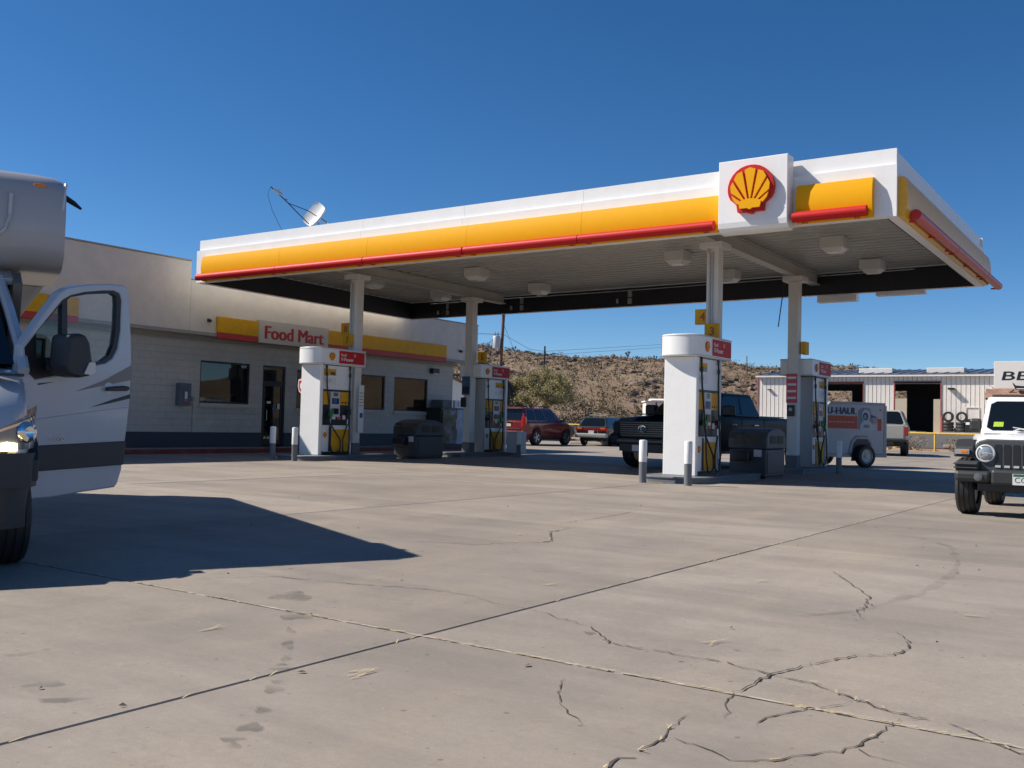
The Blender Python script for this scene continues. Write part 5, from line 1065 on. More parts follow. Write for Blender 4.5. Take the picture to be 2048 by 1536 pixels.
for sy in (1, -1):
    mb = MB(); mb.box(-2.62, -2.42, min(sy*.80, sy*1.0), max(sy*.80, sy*1.0), .92, 1.42); mb.build('tail_light', M_tail, t, bevel=.03)
    mb = MB(); mb.box(.75, .95, min(sy*1.0, sy*1.22), max(sy*1.0, sy*1.22), 1.18, 1.36); mb.build('mirror', M_black, t, bevel=.05)
    mb = MB(); mb.tube([(-2.2, sy*.62, 1.93), (-1.9, sy*.64, 1.96), (-.2, sy*.64, 1.96), (.1, sy*.63, 1.92)], .022, 5); mb.build('roof_rail', M_black, t)
    mb = MB(); mb.box(2.3, 2.56, min(sy*.55, sy*.88), max(sy*.55, sy*.88), .78, .98); mb.build('headlight', M_clearl, t, bevel=.03)
    for x in (-.75, .25): mb = MB(); mb.box(x, x+.2, min(sy*.995, sy*1.03), max(sy*.995, sy*1.03), 1.0, 1.03); mb.build('door_handle', c, t)
mb = MB(); mb.box(-2.66, -2.4, -.95, .95, .42, .72); mb.build('rear_bumper', c, t, bevel=.06); mb = MB(); mb.box(-2.58, -2.54, -.7, .7, .80, .825); mb.build('chrome_strip', M_chrome, t)
mb = MB(); mb.box(-2.60, -2.555, -.14, .14, 1.13, 1.17).box(-2.60, -2.555, -.05, .05, 1.115, 1.19); mb.build('emblem', M_chrome, t); plate(t, -2.56, 0, 1.0, False, '', M_ply, M_plt)
mb = MB(); mb.box(-2.5, -2.32, -.7, .7, 1.84, 1.88); mb.build('spoiler', c, t, bevel=.015)

# ---- green and grey wagon
c = paint('dark_green_paint', (.022, .038, .034)); cs = paint('silver_lower_paint', (.36, .35, .32), rough=.35)
t = thing('green_wagon', 'dark green station wagon with silver bumper parked nose out by the yellow rail', 'car', (5.35, 55.0, 0), R(66), scale=1.06)
mb = MB(); Wx = (-1.3, 1.35); shell(mb, -2.3, 2.35, [(-2.3, .5), (-2.1, .44), (2.1, .36), (2.35, .45)], [(-2.3, .90), (-2.2, .96), (1.0, .97), (2.0, .86), (2.35, .66)], [(-2.3, .80), (-2.0, .86), (1.6, .87), (2.35, .74)], Wx, .38, .07, rise=-.06); mb.build('body', c, t)
h_ = House(-2.26, 1.05, .82, .94, -1.75, .25, .60, 1.48); mb = MB(); h_.body(mb); cabn = mb.build('cabin', c, t, bevel=.06, seg=3)
mb = MB(); mb.box(-2, 2, -.72, .72, .25, .7); mb.build('chassis', M_black, t)
for sy in (1, -1):
    for a0, a1, a0t, a1t in ((.06, .27, .07, .28), (.30, .54, .31, .58), (.57, .86, .61, .95)): h_.pane_side(a0, a1, .10, .86, sy, M_paned, 'window', cabn, a0t, a1t)
    mb = MB(); mb.box(-2.36, -2.16, min(sy*.48, sy*.86), max(sy*.48, sy*.86), .78, .93, 0).box(-2.37, -2.362, min(sy*.5, sy*.75), max(sy*.5, sy*.75), .86, .92, 1); mb.build('tail_light', [M_tail, M_amber], t, bevel=.02)
    mb = MB(); mb.box(.6, .78, min(sy*.85, sy*1.03), max(sy*.85, sy*1.03), .98, 1.12); mb.build('mirror', M_black, t, bevel=.04)
    mb = MB(); mb.tube([(-1.7, sy*.52, 1.52), (-1.5, sy*.53, 1.57), (-.1, sy*.53, 1.57), (.1, sy*.53, 1.52)], .02, 5); mb.build('roof_rail', M_black, t)
mb = MB(); mb.box(-1.2, -1.15, -.53, .53, 1.57, 1.6); mb.build('roof_bar', M_ltg, t)
h_.pane_end(False, -.86, .86, .12, .88, M_paned, 'rear_window', cabn); h_.pane_end(True, -.9, .9, .08, .9, M_paned, 'windscreen', cabn)
mb = MB(); mb.box(-2.45, -2.15, -.85, .85, .42, .64); mb.build('rear_bumper', cs, t, bevel=.06); mb = MB(); mb.box(-2.35, -2.2, -.48, .48, .79, .9); mb.build('tail_strip', M_tail, t)
for x in Wx:
    for y in (.74, -.74): wheel(t, x, y, .325, .215, M_alloy, 6)
plate(t, -2.35, 0, .71, False, '', M_plw, M_plt)
mb = MB(); mb.tube([(-2.31, -.35, .66), (-2.33, -.3, .84)], .012, 5).tube([(-2.03, .38, 1.1), (-2.12, .45, .99), (-2.10, .3, 1.0)], .016, 5); mb.build('wiper', M_paper, t)

# ---- dark blue pickup under the canopy
c = paint('dark_navy_paint', (.008, .013, .022), coat=.05, rough=.35, damt=.03, spec=.2); hd_ = R(180+48)
t = thing('dark_pickup', 'dark blue crew pickup standing under the canopy, nose towards the camera', 'pickup truck', (5.62, 28.16, 0), hd_, scale=1.1)
mb = MB(); Wx = (-1.75, 1.95)
shell(mb, -2.9, 2.85, [(-2.9, .6), (-2.7, .5), (2.5, .44), (2.85, .6)], [(-2.9, 1.33), (.9, 1.33), (1.1, 1.32), (2.5, 1.24), (2.85, 1.12)], [(-2.9, 1.0), (2.0, 1.0), (2.6, .96), (2.85, .90)], Wx, .5, .08, rise=.04); mb.build('body', c, t)
h_ = House(-1.28, 1.30, .94, 1.31, -1.02, .48, .74, 1.93); mb = MB(); h_.body(mb); cabn = mb.build('cabin', c, t, bevel=.08, seg=3)
mb = MB(); mb.box(-2.6, 2.4, -.85, .85, .38, .95); mb.build('chassis', M_black, t)
mb = MB(); mb.box(-2.82, -1.4, -.8, .8, 1.345, 1.375); mb.build('bed_cover', M_black, t)
for sy in (1, -1):
    for a0, a1, a0t, a1t in ((.06, .42, .07, .44), (.46, .84, .48, .94)): h_.pane_side(a0, a1, .10, .85, sy, M_paned, 'window', cabn, a0t, a1t)
    mb = MB(); mb.box(.72, .95, min(sy*.98, sy*1.28), max(sy*.98, sy*1.28), 1.32, 1.60); mb.build('mirror', M_black, t, bevel=.05)
    mb = MB(); mb.box(2.5, 2.83, min(sy*.70, sy*.97), max(sy*.70, sy*.97), .92, 1.14); mb.build('headlight', mat('smoked_headlight', (.10, .11, .13), .1, .3, coat=.5), t, bevel=.05)
    for x in (-.95, .2): mb = MB(); mb.box(x, x+.24, min(sy*1.0, sy*1.035), max(sy*1.0, sy*1.035), 1.10, 1.14); mb.build('door_handle', M_chrome, t, bevel=.01)
    for x in (-1.32, -.12, 1.12): mb = MB(); mb.box(x-.006, x+.006, min(sy*.99, sy*1.003), max(sy*.99, sy*1.003), .62, 1.28); mb.build('door_gap', M_black, t)
    mb = MB(); mb.box(2.55, 2.97, min(sy*.66, sy*.96), max(sy*.66, sy*.96), .56, .84); mb.build('bumper_end', c, t, bevel=.06)
h_.pane_end(True, -.93, .93, .05, .92, M_paned, 'windscreen', cabn); h_.pane_end(False, -.8, .8, .2, .85, M_paned, 'rear_window', cabn)
mb = MB(); mb.box(2.74, 2.88, -.70, .70, .74, 1.16); gr = mb.build('grille', M_black, t, bevel=.03)
M_slat = mat('dark_chrome_slat', (.16, .17, .18), .25, .9)
for i in range(7): mb = MB(); z = .79+i*.052; mb.prism([(2.885, z), (2.91, z+.008), (2.91, z+.02), (2.885, z+.028)], 'y', -.66, .66); mb.build('slat', M_slat, gr)
mb = MB(); M_ = face((2.925, 0, .96), (0, 1, 0), (1, 0, 0))
for (rx, ry, n) in ((.115, .08, 20), (.04, .078, 16)):
    ring = [(rx*math.cos(2*math.pi*i/n), ry*math.sin(2*math.pi*i/n), 0) for i in range(n+1)]; mb.tube(ring, .012, 5, 0, M_)
mb.tube([(.085*math.cos(2*math.pi*i/16), .045+.028*math.sin(2*math.pi*i/16), 0) for i in range(17)], .011, 5, 0, M_); mb.build('emblem', M_chrome, gr)
mb = MB(); mb.box(2.70, 3.0, -.72, .72, .60, .735); mb.build('front_bumper', M_chrome if False else mat('grey_bumper', (.09, .095, .10), .3, .5), t, bevel=.05); mb = MB(); mb.box(2.65, 2.93, -.66, .66, .42, .595); mb.build('lower_grille', M_black, t)
plate(t, 2.935, -.12, .50, True, '', M_plw, M_plt); mb = MB(); mb.box(1.35, 2.7, -.5, .5, 1.315, 1.335); mb.build('hood_scoop', c, t, bevel=.02)
for x in Wx:
    for y in (.86, -.86): wheel(t, x, y, .41, .29, M_alloy, 6, steer=.0)

# ---- white box trailer
t = thing('box_trailer', 'white box trailer with orange band and dark blue U-HAUL lettering', 'trailer', (11.24, 31.0, 0), R(25))
M_trw = mat('trailer_white', (.40, .41, .425), .4, var=.04, dirt=(.4, .38, .35), dscale=1.4, damt=.35); M_or = mat('orange_band', (.42, .05, .008), .45, var=.05); M_ink = mat('dark_blue_ink', (.012, .03, .10), .4); M_trg = mat('trailer_trim', (.27, .28, .29), .45, .4, var=.1)
# local: x towards the rear door (right in the photo), near side is -y
X0, X1, Y0, Y1, Z0, Z1 = -1.85, .95, .10, 1.75, .42, 2.02
mb = MB(); mb.prism([(X0, Z0), (X1, Z0), (X1, Z1), (X0+.5, Z1), (X0+.12, Z1-.25), (X0, Z1-.8)], 'y', Y0, Y1); mb.build('box_body', M_trw, t, bevel=.015)
mb = MB(); mb.box(X0+.5, X1+.03, Y0-.012, Y1+.012, Z1-.035, Z1+.05).box(X1-.04, X1+.08, Y0-.014, Y1+.014, Z0-.05, Z1-.04).box(X0, X1+.1, Y0-.012, Y1+.012, Z0-.1, Z0+.0); mb.build('edge_trim', M_trg, t, bevel=.01)
mb = MB(); mb.box(X1-.30, X1-.14, Y0-.008, Y0-.002, 1.18, 1.55, 0); mb.build('orange_panel', M_or, t); mb = MB(); mb.box(X0+.2, -.22, Y0-.008, Y0-.002, 1.22, 1.62, 0); o_ = mb.build('orange_panel', M_or, t)
mb = MB(); [mb.box(-1.4+i*.155, -1.4+i*.155+.12, Y0-.012, Y0-.0085, 1.41, 1.435) for i in range(7)]; mb.build('pale_stripe', M_trw, o_)
mb = MB(); [text(mb, 'U-HAUL', .215, face((-.86+.010*(i-2), Y0-.004-.0015*i, 1.78), (1, 0, 0), (0, -1, 0)), 0, wide=1.2, depth=.01) for i in range(5)]; mb.build('lettering', M_ink, t)
mb = MB(); F = lambda x, z, r_, mi, d, sx=1: mb.prism([(x+math.cos(2*math.pi*i/20)*r_*sx, z+math.sin(2*math.pi*i/20)*r_) for i in range(20)], 'y', Y0-.004-d, Y0-.002, mi)
M_pg = mat('print_grey_blue', (.16, .20, .25), .5, var=.3, vs=9); M_pp = mat('print_pale', (.46, .47, .475), .5, var=.08, vs=9)
mb.prism([(-.19, 1.2), (-.19, 1.80), (.0, 1.90), (.30, 1.88), (.45, 1.5), (.40, 1.2)], 'y', Y0-.0045, Y0-.002, 1); mb.prism([(-.10, 1.19), (-.08, 1.38), (.04, 1.48), (.16, 1.50), (.30, 1.48), (.40, 1.40), (.52, 1.24), (.50, 1.19)], 'y', Y0-.0085, Y0-.002, 0); F(.15, 1.65, .19, 0, .005, .95); F(.12, 1.62, .125, 2, .0075, .95); F(.10, 1.60, .07, 1, .0095)
mb.prism([(.32, 1.70), (.62, 1.60), (.34, 1.58)], 'y', Y0-.006, Y0-.002, 2)
for i in range(4): mb.prism([(.42, 1.36+i*.05), (.64, 1.46+i*.05), (.64, 1.475+i*.05), (.42, 1.372+i*.05)], 'y', Y0-.006, Y0-.002, 3)
mb.prism([(.02, 1.25), (.3, 1.25), (.28, 1.36), (.05, 1.36)], 'y', Y0-.0105, Y0-.002, 1); mb.build('side_print', [M_pp, M_pg, M_ink, M_or], t)
mb = MB(); mb.prism([(-.62, .42), (.50, .42), (.38, .82), (.22, 1.0), (-.30, 1.0), (-.48, .82)], 'y', Y0-.03, Y0+.28, 0); fe = mb.build('fender', M_trg, t, bevel=.03)
mb = MB(); mb.prism([(-.5, .2), (.42, .2), (.32, .76), (.18, .9), (-.25, .9), (-.4, .76)], 'y', Y0-.034, Y0-.031); mb.build('wheel_well', M_black, fe)
wheel(t, 0, -.02, .36, .22, M_steelw, kind='steel'); wheel(t, 0, 1.80, .36, .22, M_steelw, kind='steel')
mb = MB(); mb.tube([(X0, .9, .45), (X0-1.1, .9, .48)], .05, 6); mb.build('tongue', M_trg, t); mb = MB(); mb.box(X1+.085, X1+.1, Y0+.1, Y0+.28, .6, .72); mb.build('tail_light', M_tail, t); mb = MB(); mb.box(X1-.22, X1-.17, Y0-.02, Y0-.003, 1.82, 1.86).box(X0+.2, X0+.26, Y0-.02, Y0-.003, 1.92, 1.95); mb.build('marker_lamp', M_tail, t)

# ---- pale pickup with a canopy shell
c = paint('off_white_paint', (.40, .385, .34), rough=.4); cb_ = mat('shell_dark', (.05, .055, .05), .3)
t = thing('pale_pickup', 'off-white pickup with a dark windowed bed cap, seen from behind past the trailer', 'pickup truck', (19.2, 50.2, 0), R(67), scale=1.26)
mb = MB(); Wx = (-1.7, 1.8); shell(mb, -2.75, 2.7, [(-2.75, .62), (-2.6, .55), (2.5, .45), (2.7, .55)], [(-2.75, 1.20), (1.0, 1.20), (2.3, 1.12), (2.7, .95)], [(-2.75, .93), (2.0, .95), (2.7, .86)], Wx, .46, .05, rise=.02); mb.build('body', c, t)
h_ = House(-2.72, -.55, .90, 1.19, -2.38, -.6, .68, 1.76); mb = MB(); h_.body(mb); cap = mb.build('bed_cap', c, t, bevel=.05, seg=3); h_.pane_end(False, -.90, .90, .04, .90, M_paned, 'rear_window', cap)
for sy in (1, -1): h_.pane_side(.08, .9, .2, .82, sy, M_paned, 'window', cap)
h2 = House(-.52, 1.35, .92, 1.19, -.5, .55, .70, 1.78); mb = MB(); h2.body(mb); cabn = mb.build('cabin', c, t, bevel=.07, seg=3); h2.pane_end(True, -.9, .9, .06, .9, M_paned, 'windscreen', cabn)
for sy in (1, -1):
    h2.pane_side(.1, .82, .1, .85, sy, M_paned, 'window', cabn, .1, .92)
    mb = MB(); mb.box(-2.79, -2.6, min(sy*.82, sy*.96), max(sy*.82, sy*.96), .78, 1.12); mb.build('tail_light', M_tail, t, bevel=.02)
mb = MB(); mb.box(-2.775, -2.74, -.8, .8, .66, 1.17); tg = mb.build('tailgate', c, t, bevel=.02); mb = MB(); mb.box(-2.79, -2.776, -.13, .13, 1.02, 1.12); mb.build('handle', M_black, tg)
mb = MB(); mb.box(-2.95, -2.7, -.95, .95, .56, .63).box(-2.95, -2.72, -.45, .45, .40, .555); mb.build('rear_bumper', M_black, t, bevel=.02); plate(t, -2.952, .05, .48, False, '', M_plw, M_plt); mb = MB(); mb.box(-2.1, 2.1, -.8, .8, .36, .8); mb.build('chassis', M_black, t)
for x in Wx:
    for y in (.78, -.78): wheel(t, x, y, .37, .25, M_steelw, kind='steel')
# ---- white off-roader at the right edge
c = paint('bright_white_paint', (.80, .80, .79), dirt=(.6, .57, .52), damt=.06, rough=.22)
JH = A+R(90)+math.pi; JF = Vector((6.90, 13.12, 0)); JD = Vector((math.cos(JH), math.sin(JH), 0)); JS = .97
t = thing('white_offroader', 'white boxy off-road car with black bumper and slotted grille at the right edge', 'off-road car', JF-JD*2.0*JS, JH, scale=JS)
M_jbl = mat('textured_black_plastic', (.028, .030, .031), .5, var=.1, bump=.08, bs=90); M_jgr = mat('satin_grey_grille', (.075, .08, .082), .4, .2, var=.05)
# local: x forward, front bumper face at x=2.0, front axle x=1.38
mb = MB()
shell(mb, -2.15, 1.45, [(-2.15, .6), (1.45, .6)], [(-2.15, 1.17), (1.45, 1.17)], [(-2.15, .78), (.8, .78), (1.45, .74)], (-1.08,), .52, .05, .01, rise=.08); mb.build('tub', c, t)
mb = MB()   # hood, tapering forward with raised centre
rings = []
for x, w_, z in ((.55, .80, 1.17), (1.0, .745, 1.155), (1.45, .70, 1.13), (1.66, .68, 1.10), (1.75, .66, 1.06)):
    h = [(w_, .82), (w_, z-.10), (w_-.02, z-.04), (w_-.08, z), (w_*.62, z+.005), (w_*.56, z+.035), (0, z+.05)]; rings.append([(x, y, q) for y, q in h]+[(x, -y, q) for y, q in h[-2::-1]])
mb.loft(rings, 0, True, True); hood = mb.build('hood', c, t, sharp=50)
mb = MB(); mb.prism([(-.62, .62), (.62, .62), (.66, .75), (.66, 1.0), (.62, 1.07), (.5, 1.105), (-.5, 1.105), (-.62, 1.07), (-.66, 1.0), (-.66, .75)], 'x', 1.70, 1.775); gr = mb.build('grille', M_jgr, t, bevel=.02)
for i in range(7):
    y = (i-3)*.118; mb = MB(); mb.prism([(y-.042, .74), (y-.036, .70), (y+.036, .70), (y+.042, .74), (y+.046, 1.0), (y+.036, 1.03), (y-.036, 1.03), (y-.046, 1.0)], 'x', 1.776, 1.782); s_ = mb.build('grille_slot', M_black, gr)
    mb = MB(); mb.prism([(y-.034, .705), (y+.034, .705), (y+.036, .735), (y-.036, .735)], 'x', 1.783, 1.80); mb.build('slot_foot', M_ltg, s_)
for sy in (1, -1):
    Ml = face((1.776, sy*.515, .90), (0, 1, 0), (1, 0, 0))
    mb = MB(); mb.lathe([(.115, 0), (.128, .012), (.128, .03), (.112, .036), (.104, .02)], 28, 0, Ml); mb.build('headlight_ring', M_plw, gr)
    mb = MB(); mb.lathe([(.104, .02), (.09, .034), (.05, .046), (0, .05)], 24, 0, Ml); hl = mb.build('headlight', M_clearl, gr)
    mb = MB(); mb.lathe([(.0, .052), (.04, .051), (.042, .06), (0, .064)], 14, 0, Ml); mb.box(-.09, .09, -.006, .006, .05, .056, 0, Ml); mb.build('headlight_core', M_chrome, hl)
    # wing: flat topped black fender
    y = lambda a, b: (min(sy*a, sy*b), max(sy*a, sy*b))
    pts = [(.70, .80), (.82, 1.02), (.98, 1.10), (1.62, 1.09), (1.80, .99), (1.84, .84), (1.70, .84), (1.66, .95), (1.55, 1.0), (1.02, 1.02), (.92, .97), (.80, .80)]
    mb = MB(); mb.prism(pts, 'y', *y(.66, .935)); fe = mb.build('fender', M_jbl, t, bevel=.025)
    mb = MB(); mb.box(1.822, 1.85, *y(.72, .91), .88, .955, 0).box(1.851, 1.856, *y(.74, .83), .90, .94, 1); mb.build('turn_lamp', [M_clearl, M_amber], fe, bevel=.01)
    mb = MB(); mb.prism([(-1.65, .82), (-1.52, 1.04), (-.66, 1.04), (-.5, .82), (-.58, .82), (-.7, .97), (-1.46, .97), (-1.56, .82)], 'y', *y(.76, .935)); mb.build('fender', M_jbl, t, bevel=.02)
    mb = MB(); mb.box(.86, 1.66, *y(.5, .66), .5, 1.0); mb.build('inner_wing', M_black, t)
    mb = MB(); mb.box(.24, .36, *y(.80, .97), 1.22, 1.42); mb.build('mirror', M_jbl, t, bevel=.04)
    mb = MB(); mb.box(1.22, 1.32, *y(.60, .70), 1.10, 1.125).box(1.28, 1.31, *y(.665, .70), 1.02, 1.10); mb.build('hood_latch', M_black, hood)
    mb = MB(); mb.box(1.60, 1.98, *y(.42, .90), .49, .65); bw = mb.build('bumper_wing', M_jbl, t, bevel=.05)
    mb = MB(); mb.box(1.70, 1.90, *y(.58, .905), .64, .79); mb.build('bumper_horn', M_jbl, bw, bevel=.03)
    mb = MB(); mb.box(1.72, 1.93, *y(.60, .92), .68, .70).box(1.72, 1.95, *y(.60, .92), .735, .755); mb.build('step_strip', M_jgr, bw, bevel=.008)
    mb = MB(); mb.lathe([(.05, 0), (.056, .015), (.04, .02), (0, .025)], 18, 0, face((1.981, sy*.58, .565), (0, 1, 0), (1, 0, 0))); mb.build('fog_lamp', mat('fog_lens', (.16, .17, .18), .12, .3), bw)
mb = MB(); mb.box(1.62, 2.0, -.42, .42, .46, .68); mb.build('front_bumper', M_jbl, t, bevel=.04); mb = MB(); mb.box(1.2, 1.85, -.62, .62, .36, .50); mb.build('skid_plate', M_black, t, bevel=.03)
mb = MB(); mb.box(-1.7, 1.5, -.45, .45, .36, .62).tube([(1.38, -.8, .40), (1.38, .8, .40)], .05, 6); mb.build('chassis', M_black, t)
# windscreen frame, nearly upright
h_ = House(-2.1, .62, .775, 1.16, -2.0, .38, .70, 1.76); mb = MB(); h_.body(mb); cabn = mb.build('cabin', c, t, bevel=.035, seg=2)
h_.pane_end(True, -.90, .90, .13, .88, M_paned, 'windscreen', cabn)
for sy in (1, -1):
    for a0, a1 in ((.05, .36), (.39, .64), (.67, .92)): h_.pane_side(a0, a1, .12, .88, sy, M_paned, 'window', cabn)
h_.pane_end(False, -.85, .85, .15, .85, M_paned, 'rear_window', cabn)
mb = MB(); mb.box(-1.9, .30, -.66, .66, 1.765, 1.80); mb.build('roof', M_jbl, t, bevel=.02)
# sticker and wipers on the screen
fb, ft = h_.P['fb'], h_.P['ft']; dn = Vector((ft[2]-fb[2], 0, fb[0]-ft[0])).normalized()
def ws(yf, k, off): x = fb[0]+(ft[0]-fb[0])*k; w_ = fb[1]+(ft[1]-fb[1])*k; z = fb[2]+(ft[2]-fb[2])*k; return Vector((x, w_*yf, z))+dn*off
mb = MB(); mb.quad([ws(-.78, .22, .012), ws(-.60, .22, .012), ws(-.60, .34, .012), ws(-.78, .34, .012)], 0); mb.build('screen_sticker', mat('green_sticker', (.36, .52, .03), .5, var=.3, vs=30), cabn)
for a, b in ((-.40, .25), (.28, .78)): mb = MB(); mb.tube([ws(a, .10, .03), ws(a+.12, .16, .035), ws(b, .05, .03)], .012, 5).tube([ws(a-.02, .20, .02), ws(b, .07, .025)], .008, 4); mb.build('wiper', M_ltg if a < 0 else M_black, cabn)
mb = MB(); mb.box(.60, .68, -.70, .70, 1.165, 1.185); mb.build('cowl', M_black, t)
o = plate(t, 2.002, .02, .555, True, 'CGU-', M_plw, M_plt, .32, .155, M_plg)
for x in (1.38, -1.08):
    for y in (.80, -.80): wheel(t, x, y, .415, .265, M_alloy, 5, steer=0)

# ---- motorhome at the left edge
cw = paint('motorhome_white', (.50, .515, .54), dirt=(.35, .33, .31), damt=.06, rough=.25); cap_m = mat('overcab_gelcoat', (.42, .415, .42), .28, coat=.35, var=.02)
ORV = Vector((-4.683, 7.175, 0)); HRV = R(-60)
t = thing('motorhome', 'white motorhome with its driver door open at the left edge', 'motorhome', ORV, HRV)
# local: x forward, y left (driver side, right in the photo), door hinge at x=0 y=.95
mb = MB()
rings = []
for x, wd, z in ((-1.12, .97, 1.47), (-.35, .985, 1.46), (.0, .985, 1.45), (.25, .985, 1.40), (.5, .98, 1.30), (.68, .965, 1.19), (.80, .93, 1.08), (.86, .88, 1.0)):
    b = .64
    if abs(x-.38) < .46: b = .40+math.sqrt(.46**2-(x-.38)**2)*.92
    h = [(wd, b), (wd+.025, b+(z-b)*.35), (wd+.015, b+(z-b)*.7), (wd-.02, z-.06), (wd-.07, z-.01), (wd*.6, z+.045), (0, z+.07)]; rings.append([(x, y, q) for y, q in h]+[(x, -y, q) for y, q in h[-2::-1]])
mb.loft(rings, 0, True, True); nose = mb.build('nose', cw, t, sharp=55)
ou = [(.42, 1.0), (.62, 1.05), (.80, 1.0), (.93, .84), (.99, .5), (1.0, 0)]; ou += [(x, -y) for x, y in ou[-2::-1]]; inn_ = [(x-.22 if x > .6 else x, y*.9) for x, y in ou]
poly = ou+inn_[::-1]; n = len(ou)
def wrap(z0, z1, g, m, nm):
    mb = MB(); o = [(x+g, y*(1+g)) for x, y in ou]
    for i in range(n-1): 
        mb.add([(o[i][0], o[i][1], z0), (o[i+1][0], o[i+1][1], z0), (o[i+1][0], o[i+1][1], z1), (o[i][0], o[i][1], z1), (inn_[i][0], inn_[i][1], z0), (inn_[i+1][0], inn_[i+1][1], z0), (inn_[i+1][0], inn_[i+1][1], z1), (inn_[i][0], inn_[i][1], z1)], [(0, 1, 2, 3), (3, 2, 6, 7), (0, 4, 5, 1), (4, 7, 6, 5)], 0, True)
    return mb.build(nm, m, t, sharp=45)
M_bmp = mat('dark_grey_bumper', (.030, .033, .036), .5, var=.08, bump=.08, bs=80)
wrap(.585, .83, .0, M_bmp, 'bumper'); wrap(.30, .58, -.03, M_bmp, 'bumper_lower')
mb = MB(); mb.prism([(-.14, .34), (-.10, .62), (.0, .80), (.14, .90), (.38, .94), (.60, .90), (.72, .78), (.72, .62), (.62, .74), (.5, .84), (.38, .87), (.2, .84), (.08, .76), (0, .6), (-.02, .34)], 'y', .93, 1.055); mb.build('wheel_arch', M_bmp, t, bevel=.01)
mb = MB(); mb.box(-.9, .9, -.84, .84, .34, .9); mb.build('chassis', M_black, t)
# headlight unit sweeping up the corner
def hpt(f, z):                                             # point on the front corner: f=0 front, 1 side
    a = f*math.pi/2; return (.60+.29*math.cos(a), .70+.30*math.sin(a), z)
def hl_patch(m, nm, f0, f1, zl, zh, off, parent, sg=1):
    mb = MB(); N = 8; vs = []
    for i in range(N+1):
        k = i/N; f = f0+(f1-f0)*k; x, y, _ = hpt(f, 0); nx, ny = math.cos(f*math.pi/2), math.sin(f*math.pi/2); vs += [(x+nx*off, sg*(y+ny*off), zl(k)), (x+nx*off, sg*(y+ny*off), zh(k))]
    mb.add(vs, [(2*i, 2*i+2, 2*i+3, 2*i+1) for i in range(N)], 0, True); return mb.build(nm, m, parent, fix=False)
hh = hl_patch(mat('headlight_lens', (.20, .24, .28), .06, .35, coat=.8), 'headlight', .02, .96, lambda k: .845+.02*k, lambda k: .95+.23*k**.8, .03, t)
hl_patch(M_chrome, 'chrome_line', .04, .95, lambda k: .945+.16*k**.8, lambda k: .965+.16*k**.8, .036, hh)
hl_patch(mat('smoky_amber', (.25, .17, .12), .12, coat=.6), 'corner_lamp', .55, .97, lambda k: 1.105+.02*k, lambda k: 1.135+.06*k, .036, hh)
mb = MB(); x, y, _ = hpt(.55, 0); Mh = face((x+.045, y+.045, .98), (-.6, .8, 0), (.8, .6, .05)); mb.lathe([(.0, .0), (.04, .012), (.07, .0), (.078, -.02)], 20, 0, Mh); mb.build('lamp_bowl', M_chrome, hh)
h2_ = hl_patch(bpy.data.materials['headlight_lens'], 'headlight', .02, .96, lambda k: .845+.02*k, lambda k: .95+.23*k**.8, .03, t, -1)
hl_patch(M_chrome, 'chrome_line', .04, .95, lambda k: .945+.16*k**.8, lambda k: .965+.16*k**.8, .036, h2_, -1)
mb = MB(); mb.prism([(-.52, .86), (.52, .86), (.60, 1.02), (.50, 1.10), (-.50, 1.10), (-.60, 1.02)], 'x', .80, .925); gq = mb.build('grille', M_black, t, bevel=.02)
for i in range(3): mb = MB(); mb.box(.926, .945, -.52-.02*i, .52+.02*i, .89+i*.06, .905+i*.06); mb.build('grille_bar', M_galv, gq, bevel=.004)
M_lit = mat('lit_turn_lamp', (.9, .7, .35), .3, emit=(1, .74, .30), es=5.5)
hl_patch(M_lit, 'turn_lamp', .10, .40, lambda k: .842+.005*k, lambda k: .905+.01*k-.03*abs(k-.5), .045, hh)
for s in (1, -1): mb = MB(); mb.box(.34, .46, s*.84-.11, s*.84+.11, 1.385, 1.405); mb.build('hood_vent', M_black, nose)
# windscreen and pillars
Wq = [(.02, .90, 1.49), (.02, -.90, 1.49), (-.74, -.74, 2.22), (-.74, .74, 2.22)]
mb = MB(); mb.quad(Wq); mb.quad([(x-.03, y, z-.02) for x, y, z in Wq][::-1]); mb.build('windscreen', M_paned, t, fix=False)
for s in (1, -1):
    mb = MB(); mb.tube([(.10, s*.965, 1.44), (-.1, s*.945, 1.62), (-.45, s*.87, 1.96), (-.80, s*.80, 2.25)], [.045, .042, .042, .045], 8); mb.build('pillar', cw, t)
mb = MB(); mb.prism([(-1.12, 1.3), (-.6, 2.2), (-1.0, 2.34), (-1.3, 2.34), (-1.3, .5), (-1.12, .5)], 'y', .90, .97); mb.build('pillar_rear', mat('grey_beige_pillar', (.17, .158, .14), .5), t)
mb = MB(); mb.box(-1.3, -.05, -.93, .89, .42, .5).box(-1.28, -1.2, -.9, .9, .5, 2.3).box(-.95, -.45, .3, .78, .5, .95).box(-1.1, -.92, .3, .78, .9, 1.75).box(-.12, .0, -.9, .88, .9, 1.42); mb.build('cab_interior', M_black, t, bevel=.02)
mb = MB(); mb.prism([(-.76, 2.20), (-1.3, 2.36), (-1.3, 2.42), (-.72, 2.25)], 'y', -.9, .9); mb.build('cab_roof', cw, t)
mb = MB(); mb.tube([(-.42+.16*math.cos(a)*0+.06*math.sin(a), .52+.18*math.cos(a), 1.28+.17*math.sin(a)) for a in [2*math.pi*i/20 for i in range(21)]], .016, 6); mb.build('steering_wheel', M_black, t)
